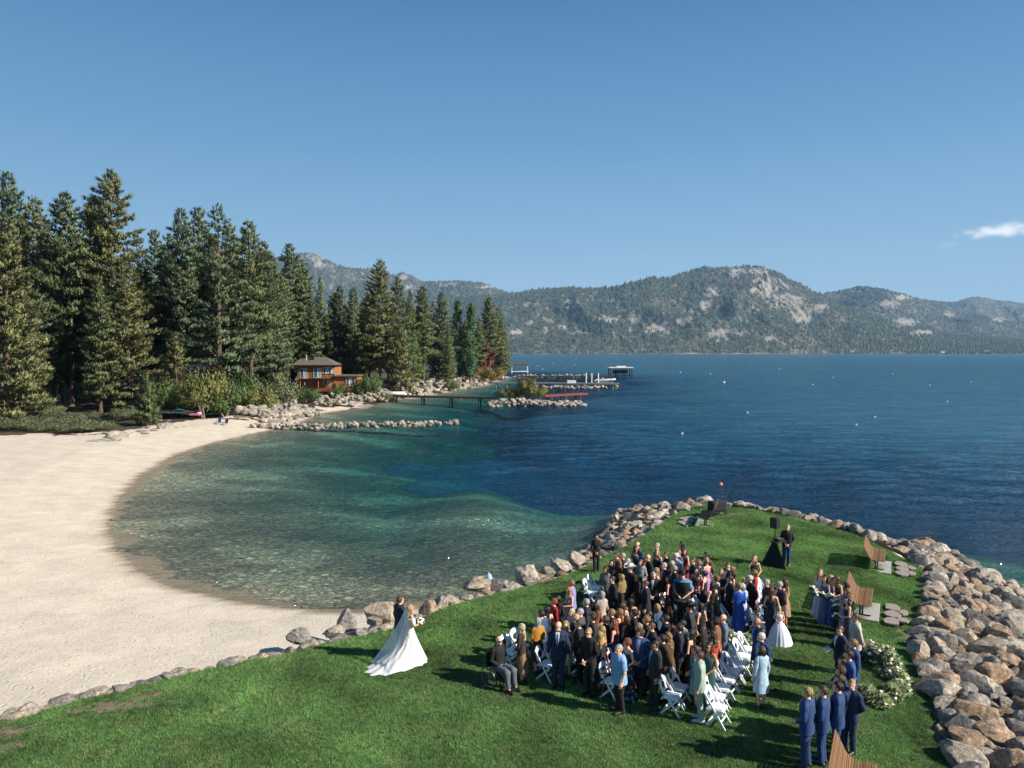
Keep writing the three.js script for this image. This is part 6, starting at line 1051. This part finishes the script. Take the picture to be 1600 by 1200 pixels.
// ---------------------------------------------------------------- chairs, benches, sound stand, wheelchair, flowers
const chairWhite = mat('#dfe2e6', .45), steel = mat('#8e9499', .35, { metalness: .8 });
const slab = (pts, t, axis = 'z') => new THREE.ExtrudeGeometry(pts, { depth: t, bevelEnabled: true, bevelSize: .006, bevelThickness: .006, bevelSegments: 1, curveSegments: 8 });
const chairParts = (() => {   // faces +x, seat 0.44 m high
  const S = new THREE.Shape(); S.moveTo(-.19, 0); S.lineTo(.19, 0); S.lineTo(.19, .13); S.quadraticCurveTo(.17, .27, 0, .28); S.quadraticCurveTo(-.17, .27, -.19, .13); S.closePath();
  const hole = new THREE.Path(); hole.absellipse(0, .035, .115, .10, 0, Math.PI * 2); 
  const S2 = new THREE.Shape(); S2.moveTo(-.2, -.11); S2.lineTo(.2, -.11); S2.lineTo(.2, .13); S2.quadraticCurveTo(.18, .26, 0, .27); S2.quadraticCurveTo(-.18, .26, -.2, .13); S2.closePath(); S2.holes.push(hole);
  const lean = (g) => g.rotateY(-Math.PI / 2).rotateZ(.30).translate(-.205, .66, 0);
  return {
    seat: box(.40, .035, .40, .02, .44, 0, .015), pad: box(.36, .03, .36, .02, .468, 0, .014), back: lean(slab(S2, .022)),
    front: (s) => beam([-.275, .84, s * .215], [.27, .01, s * .215], .03, .045), rear: (s) => beam([.19, .43, s * .185], [-.235, .01, s * .185], .028, .04), rail: merge([box(.028, .035, .40, .16, .18, 0), box(.028, .035, .36, -.155, .10, 0), box(.03, .04, .42, -.2, .42, 0)]),
  };
})();
const cF = [chairParts.front(1), chairParts.front(-1)], cR = [chairParts.rear(1), chairParts.rear(-1)];
function chair(x, z, turn, label, group) {
  const o = thing('folding_chair', label, 'chair', new THREE.Vector3(x, lawnY(x, z), z), turn, group);
  part(o, 'seat', chairParts.seat, chairWhite); part(o, 'seat_pad', chairParts.pad, chairWhite); part(o, 'backrest', chairParts.back, chairWhite); for (const g of cF) part(o, 'front_leg', g, chairWhite); for (const g of cR) part(o, 'rear_leg', g, chairWhite); part(o, 'rail', chairParts.rail, chairWhite); return o;
}
{
  const jr = rand(610), place = (x, z, turn, label, group) => {   // a chair a person stands in front of is pushed back a little
    let cx = x, cz = z; for (let k = 0; k < 6; k++) { let hit = null; for (const [px, pz] of folk) if (Math.hypot(px - cx, pz - cz) < .36) { hit = [px, pz]; break; } if (!hit) return chair(cx, cz, turn + (jr() - .5) * .14, label, group); const d = Math.hypot(cx - hit[0], cz - hit[1]) || .01; cx = hit[0] + (cx - hit[0]) / d * .40; cz = hit[1] + (cz - hit[1]) / d * .40; }
    return null;
  };
  const names = ['seventh', 'sixth', 'fifth', 'fourth', 'third', 'second', 'front'];
  // near block: rows step towards the boulder bank; each row runs away from the row ends
  const step = [.83, .52], row = [.53, -.847], front = [4.95, -17.45];
  for (let i = 0; i < 7; i++) {
    const bx = front[0] - (6 - i) * step[0], bz = front[1] - (6 - i) * step[1], n = i === 6 ? 8 : 2;
    for (let k = 0; k < n; k++) place(bx + row[0] * .56 * k, bz + row[1] * .56 * k, -.555, k === 0 ? `white folding chair at the open lawn end of the ${names[i]} row` : `white folding chair inside the ${names[i]} row nearer the open lawn`, `near block ${names[i]} row chairs`);
  }
  const step2 = [.87, .53], row2 = [.36, -.93], f2 = [8.15, -22.7];
  for (let i = 0; i < 7; i++) {
    const bx = f2[0] - (6 - i) * step2[0], bz = f2[1] - (6 - i) * step2[1], n = i === 6 ? 7 : i > 3 ? 3 : 2;
    for (let k = 0; k < n; k++) place(bx + row2[0] * .58 * k, bz + row2[1] * .58 * k, -.42, k === 0 ? `white folding chair at the aisle flowers end of the lake side ${names[i]} row` : `white folding chair inside the lake side ${names[i]} row`, `lake side ${names[i]} row chairs`);
  }
}
// slatted park benches with a swept back
const benchWood = [mat('#a17650', .7, { map: woodMap }), mat('#936a45', .7, { map: woodMap }), mat('#ac815a', .7, { map: woodMap })];
function bench(x, z, turn, label, pad = true) {
  const y = lawnY(x, z), o = thing('park_bench', label, 'bench', new THREE.Vector3(x, y + .03, z), turn, 'slatted benches round the lawn');
  const curve = new THREE.CatmullRomCurve3([[-.50, 1.02], [-.42, .86], [-.33, .68], [-.25, .54], [-.14, .455], [.02, .435], [.18, .45], [.34, .44]].map(([a, b]) => new THREE.Vector3(a, b, 0))), n = 21, g = box(.044, .03, 2.1, 0, 0, 0, .006);
  for (let i = 0; i < n; i++) { const p = curve.getPointAt((i + .5) / n), t = curve.getTangentAt((i + .5) / n), m = part(o, 'slat', g, benchWood[i % 3]); m.position.copy(p); m.rotation.z = Math.atan2(t.y, t.x); }
  for (const s of [-.72, .72]) {
    part(o, 'rib', new THREE.TubeGeometry(new THREE.CatmullRomCurve3(curve.getPoints(12).map((p) => new THREE.Vector3(p.x + .012, p.y - .035, s))), 20, .022, 6), darkMetal);
    part(o, 'pedestal', merge([bar([-.03, .0, s], [-.03, .42, s], .03, 8), bar([.05, .0, s], [.05, .42, s], .03, 8), box(.62, .025, .07, 0, .015, s), beam([-.03, .25, s], [-.3, .6, s], .03, .03)]), darkMetal);
  }
  if (pad) {
    const q = thing('bench_paving', 'pale concrete slab and flat stones under the ' + label.replace(/^.*bench/, 'bench'), 'paving', new THREE.Vector3(x, y, z), turn), r = rand(x * 100 | 0), con = mat('#a9a5a0', .9, { map: cottonMap }), sto = mat('#96897f', .9, { map: cottonMap });
    part(q, 'slab', box(.95, .07, 2.0, .1, -.015, .1, .01), con);
    for (const [a, b, w] of [[.95, -.7, .36], [1.0, .1, .4], [.98, .85, .38], [1.32, -.3, .26], [1.3, .55, .28]]) { const sh = new THREE.Shape(); for (let i = 0; i < 8; i++) { const th = i / 8 * 6.283, R = w * (.75 + .35 * r()); i ? sh.lineTo(Math.cos(th) * R * .7, Math.sin(th) * R) : sh.moveTo(R * .7, 0); } part(q, 'flagstone', new THREE.ExtrudeGeometry(sh, { depth: .05, bevelEnabled: true, bevelSize: .01, bevelThickness: .01, bevelSegments: 1 }).rotateX(-Math.PI / 2).translate(a, -.02, b), sto); }
  }
}
bench(12.75, -25.5, -.5, 'slatted wooden bench facing the lake beside the bridesmaids');
bench(16.05, -30.9, -.5, 'slatted wooden bench facing the lake beyond the loudspeaker');
bench(7.02, -14.08, -.5, 'slatted wooden bench right behind the blond groomsman', false);
bench(10.6, -38.3, Math.PI - .35, 'slatted wooden bench facing the bay at the lawn tip');
// loudspeaker on a draped tripod
{
  const p = onLevel(1210, 885, LAWN_Y), y = lawnY(p.x, p.z), blk = mat('#131315', .8), o = thing('speaker_stand', 'black draped tripod stand holding the loudspeaker on the lawn', 'stand', new THREE.Vector3(p.x, y, p.z), .5);
  const cone = new THREE.CylinderGeometry(.10, .62, 1.12, 3, 4).translate(0, .57, 0), c = cone.toNonIndexed(); c.computeVertexNormals();
  part(o, 'drape', c, mat('#1c1c20', .9, { map: cottonMap })); part(o, 'pole', bar([0, 1.0, 0], [0, 1.72, 0], .02, 8), blk); part(o, 'collar', bar([0, 1.1, 0], [0, 1.2, 0], .05, 10), blk); part(o, 'shelf', box(.62, .03, .42, .08, 1.14, .12, .01), blk);
  const m = thing('audio_mixer', 'small black mixer and receiver on the speaker stand shelf', 'mixer', new THREE.Vector3(p.x, y + 1.16, p.z), .5); part(m, 'case', box(.36, .10, .28, .12, .05, .12, .01), blk); part(m, 'faders', box(.3, .012, .2, .12, .106, .12), mat('#4a4c50', .5)); part(m, 'antenna', bar([-.03, .05, .1], [-.06, .35, .1], .008), blk);
  const s = thing('loudspeaker', 'black loudspeaker box high on the draped stand', 'loudspeaker', new THREE.Vector3(p.x, y + 1.70, p.z), -.9); part(s, 'cabinet', box(.34, .46, .30, 0, .23, 0, .03), blk); part(s, 'grille', box(.30, .40, .015, 0, .23, .152, .005), mat('#222226', .6)); part(s, 'handle', box(.02, .04, .14, .18, .3, 0), blk);
}
// equipment cart beside the tip bench
{ const p = onLevel(1120, 805, LAWN_Y), o = thing('equipment_cart', 'black wheeled cart parked beside the tip bench', 'cart', new THREE.Vector3(p.x, lawnY(p.x, p.z), p.z), .4), blk = mat('#121214', .8); part(o, 'bag', box(.95, .55, .55, 0, .55, 0, .06), blk); part(o, 'frame', box(1.0, .06, .55, 0, .25, 0), darkMetal); part(o, 'handle', bar([.5, .3, 0], [.85, .95, 0], .02), darkMetal); for (const a of [-.38, .38]) for (const b of [-.27, .27]) part(o, 'wheel', new THREE.TorusGeometry(.10, .03, 8, 16).translate(a, .13, b), blk); }
// wheelchair and its user
{
  const p = onLevel(779, 1072, LAWN_Y), face = -8 * Math.PI / 180 + .9, o = thing('wheelchair', 'black wheelchair at the corner of the seated rows', 'wheelchair', new THREE.Vector3(p.x, lawnY(p.x, p.z), p.z), face), rub = mat('#0f0f10', .8);
  for (const s of [-1, 1]) { const w = part(o, 'wheel', new THREE.TorusGeometry(.30, .018, 8, 32).rotateY(Math.PI / 2).translate(s * .30, .31, -.05), rub); part(w, 'push_rim', new THREE.TorusGeometry(.26, .009, 6, 32).rotateY(Math.PI / 2).translate(s * .335, .31, -.05), steel); part(w, 'spokes', merge(Array.from({ length: 12 }, (_, i) => bar([s * .30, .31, -.05], [s * .30, .31 + .29 * Math.sin(i * .5236), -.05 + .29 * Math.cos(i * .5236)], .003, 4))), steel); part(o, 'caster', new THREE.TorusGeometry(.055, .02, 8, 14).rotateY(Math.PI / 2).translate(s * .22, .075, .36), rub); part(o, 'caster_fork', bar([s * .22, .08, .36], [s * .22, .28, .32], .014), darkMetal); part(o, 'side_frame', merge([bar([s * .24, .46, -.2], [s * .24, .46, .3], .014), bar([s * .24, .46, .3], [s * .2, .12, .56], .014), bar([s * .24, .46, -.2], [s * .24, .9, -.26], .014), bar([s * .24, .9, -.26], [s * .24, .92, -.36], .014)]), darkMetal); }
  part(o, 'seat', box(.46, .05, .46, 0, .45, .04, .015), rub); part(o, 'backrest', box(.46, .42, .03, 0, .70, -.23, .01), rub); part(o, 'footplate', box(.36, .02, .2, 0, .10, .58), darkMetal); part(o, 'axle', bar([-.3, .31, -.05], [.3, .31, -.05], .015), steel);
  person({ s: 'm', at: p, label: 'bald bearded man in black jacket and grey jeans sitting in the wheelchair', wear: 'shirt', top: '#131416', bottom: '#5a5f66', hair: 'none', sit: 1, face: face * 180 / Math.PI, arm: 'clasp', glasses: 1, h: 1.78, lift: .01, shoe: '#1b1b1d', group: 'people standing apart on the lawn' });
}
// cane in the old man's hand
{ const h = caneMan.localToWorld(new THREE.Vector3(-.29, .90, .23)); caneMan.updateMatrixWorld(true); const w = new THREE.Vector3(-.29, .885, .245).applyMatrix4(caneMan.matrixWorld), y = lawnY(w.x, w.z), o = thing('walking_cane', 'slim brown walking cane held by the man in light blue', 'cane', new THREE.Vector3(w.x, y, w.z)), hh = w.y - y; part(o, 'shaft', bar([-.12, 0, .05], [0, hh, 0], .012, 8), mat('#6b4a32', .5)); part(o, 'handle', bar([-.06, hh + .01, 0], [.06, hh + .012, 0], .015, 8), mat('#2b211b', .5)); part(o, 'tip', bar([-.124, -.005, .052], [-.117, .03, .049], .016, 8), mat('#151515', .9)); }
{ officiant.updateMatrixWorld(true); const w = new THREE.Vector3(0, 1.13, .36).applyMatrix4(officiant.matrixWorld), o = thing('ceremony_script', 'open white papers in the hands of the officiant', 'papers', w, -85 * Math.PI / 180); for (const s of [-1, 1]) part(o, 'page', box(.11, .006, .16, s * .057, 0, 0).rotateZ(s * .18).rotateX(.5), mat('#e6e6e4', .8)); }
// flowers: leaves in a mound, blooms sitting on top
function flowers(seed, w, h, nLeaf, nBloom, tones, rise = 1) {
  const r = rand(seed), P = [], N = [], K = [], B = [], BN = [], BK = [];
  const spot = () => { const a = r() * 6.28, q = Math.sqrt(r()), y = h * (1 - q * q * .75) * (.55 + .45 * r()); return [Math.cos(a) * q * w, y * rise, Math.sin(a) * q * w]; };
  const greens = [[.15, .21, .10], [.11, .16, .075], [.20, .25, .15], [.24, .25, .08]];
  for (let k = 0; k < nLeaf; k++) {
    const [x, y, z] = spot(), L = .03 + r() * .06, th = r() * 6.28, up = r() * .9, dx = Math.cos(th), dz = Math.sin(th), c = greens[Math.floor(r() * 4)], v = .7 + r() * .6, wd = L * .3;
    P.push(x - dz * wd, y - .02, z + dx * wd, x + dz * wd, y - .02, z - dx * wd, x + dx * L, y + up * L, z + dz * L); for (let i = 0; i < 3; i++) { N.push(dx * .3, .9, dz * .3); K.push(c[0] * v, c[1] * v, c[2] * v); }
  }
  const ico = new THREE.IcosahedronGeometry(1, 1).toNonIndexed().attributes.position;
  for (let k = 0; k < nBloom; k++) {
    const [x, y, z] = spot(), R = .022 + r() * .026, c = tones[Math.floor(r() * tones.length)], v = .9 + r() * .15;
    for (let i = 0; i < ico.count; i++) { const a = ico.getX(i), b = ico.getY(i), d = ico.getZ(i), q = 1 + .22 * n3(a * 3 + k, b * 3, d * 3); B.push(x + a * R * q, y + .02 + b * R * .7 * q, z + d * R * q); BN.push(a, b, d); BK.push(c[0] * v, c[1] * v, c[2] * v); }
  }
  facing(P, N); return [geo(P, null, { normal: N, color: K }), geo(B, null, { normal: BN, color: BK })];
}
const petal = mat(WHITE, .7, { vertexColors: true }), whiteTones = [[.78, .76, .68], [.72, .70, .60], [.80, .78, .74], [.70, .66, .50]], mixTones = [...whiteTones, ...whiteTones, [.62, .42, .34], [.70, .58, .18]];
function bunch(name, label, cat, pos, geos, scale, group) { const o = thing(name, label, cat, pos, (pos.x * 7) % 6, group); o.scale.setScalar(scale); const a = part(o, 'foliage', geos[0], petal), b = part(o, 'blooms', geos[1], petal); a.userData.kind = b.userData.kind = 'stuff'; return o; }
{
  const big = [flowers(1, .27, .5, 800, 30, mixTones), flowers(6, .3, .42, 800, 34, mixTones)], big2 = [flowers(2, .3, .36, 760, 13, mixTones), flowers(7, .26, .42, 700, 10, mixTones)], small = [flowers(3, .34, .5, 420, 34, whiteTones), flowers(4, .36, .42, 420, 26, whiteTones)], posy = flowers(5, .14, .17, 240, 13, mixTones);
  const at = (x, y, dy = 0) => { const p = onLevel(x, y, LAWN_Y); p.y = lawnY(p.x, p.z) + dy; return p; };
  const crescent = [[1358, 1014, 1.5, 'tall white flower clump at the lake end of the altar crescent'], [1374, 1022, 1.7, 'full white flower clump second from the lake end of the altar crescent'], [1388, 1036, 1.6, 'white and blush clump on the lake side bend of the altar crescent'], [1401, 1050, 1.4, 'pale clump at the boulder side bend of the altar crescent'], [1404, 1068, 1.25, 'blue green leafy clump facing the boulder bank in the altar crescent'], [1392, 1082, 1.3, 'leafy clump between the boulder side and near ends of the altar crescent'], [1372, 1088, 1.45, 'white flecked leafy clump in the near half of the altar crescent'], [1353, 1084, 1.35, 'yellow tinged leafy clump right behind the groomsmen']];
  crescent.forEach(([x, y, s, l], i) => { const o = bunch('flower_clump', l, 'flowers', at(x, y + 6), i < 4 ? big[i % 2] : big2[i % 2], s * .88, 'altar flowers'); o.scale.y *= .8 + .35 * ((i * 7) % 3) / 2; });
  [[914, 930], [958, 948], [977, 954], [1000, 958], [1014, 950], [1046, 968], [1057, 962], [1096, 984], [1102, 974], [1138, 1004], [1146, 992], [1168, 1012]].forEach(([x, y], i) => bunch('aisle_flowers', i % 2 ? 'white blooms and greenery lining the aisle on the lake side' : 'white blooms and greenery lining the aisle on the open lawn side', 'flowers', at(x, y), small[i % 2], .9 + .2 * Math.sin(i * 3), 'aisle flowers'));
  for (const [x, z, o, face] of brides) { const f = face * Math.PI / 180, s = o.h / 1.76, y = lawnY(x, z); bunch('bouquet', 'white and green bouquet held by the ' + o.label.replace(/ (at|beside) .*$/, ''), 'bouquet', new THREE.Vector3(x + Math.sin(f) * .36 * s, y + 1.02 * s, z + Math.cos(f) * .36 * s), posy, 1); }
  { bride.updateMatrixWorld(true); const w = new THREE.Vector3(0, 1.06, .36).applyMatrix4(bride.matrixWorld); bunch('bouquet', 'round white bouquet held by the bride', 'bouquet', w, posy, 1.05); }
  // fallen petals along the aisle
  const r = rand(77), P = [], N = []; for (let k = 0; k < 90; k++) { const t = r(), x = lerp(1010, 1200, t) + (r() - .5) * 60, y = lerp(985, 1075, t) + (r() - .5) * 70, p = at(x, y, .05), a = r() * 6.28, R = .022 + r() * .026, c = Math.cos(a) * R, s = Math.sin(a) * R; P.push(p.x + c, p.y, p.z + s, p.x - s, p.y + .02 * r(), p.z + c, p.x - c, p.y, p.z - s, p.x + c, p.y, p.z + s, p.x - c, p.y, p.z - s, p.x + s, p.y + .02 * r(), p.z - c); for (let i = 0; i < 6; i++) N.push(0, 1, 0); }
  const m = part(scene, 'rose_petals', geo(P, null, { normal: N }), mat('#d8cdbd', .8)); tag(m, 'pale rose petals scattered on the grass along the aisle', 'petals', null, 'stuff');
  const L = [], LN = []; for (let k = 0; k < 160; k++) { const p = at(lerp(-20, 1480, r()), lerp(900, 1190, r()), .045); if (edgeDistance(lawn, p.x, p.z) < .3) continue; const a = r() * 6.28, R = .02 + r() * .03, c = Math.cos(a) * R, s = Math.sin(a) * R; L.push(p.x + c, p.y, p.z + s, p.x - s * .5, p.y + .015, p.z + c * .5, p.x - c, p.y, p.z - s, p.x + c, p.y, p.z + s, p.x - c, p.y, p.z - s, p.x + s * .5, p.y + .01, p.z - c * .5); for (let i = 0; i < 6; i++) LN.push(0, 1, 0); }
  const lv = part(scene, 'fallen_leaves', geo(L, null, { normal: LN }), mat('#a08a5c', .9)); tag(lv, 'small dry leaves scattered over the lawn', 'leaves', null, 'stuff');
  // blue cup left on the lake stones
  const q = onLevel(764, 909, 1.3), cup = thing('plastic_bag', 'small pale blue bag caught behind the largest bay boulder', 'bag', new THREE.Vector3(q.x, 1.35, q.z)); part(cup, 'sack', new THREE.IcosahedronGeometry(.16, 2).scale(.8, 1.1, .8).translate(0, .12, 0), mat('#8fb6dc', .6)); part(cup, 'knot', new THREE.ConeGeometry(.05, .1, 6).translate(0, .32, 0), mat('#8fb6dc', .6));
}
scene.traverse((o) => { if (o.isMesh) { o.castShadow = true; o.receiveShadow = true; } });
renderer.render(scene, camera);
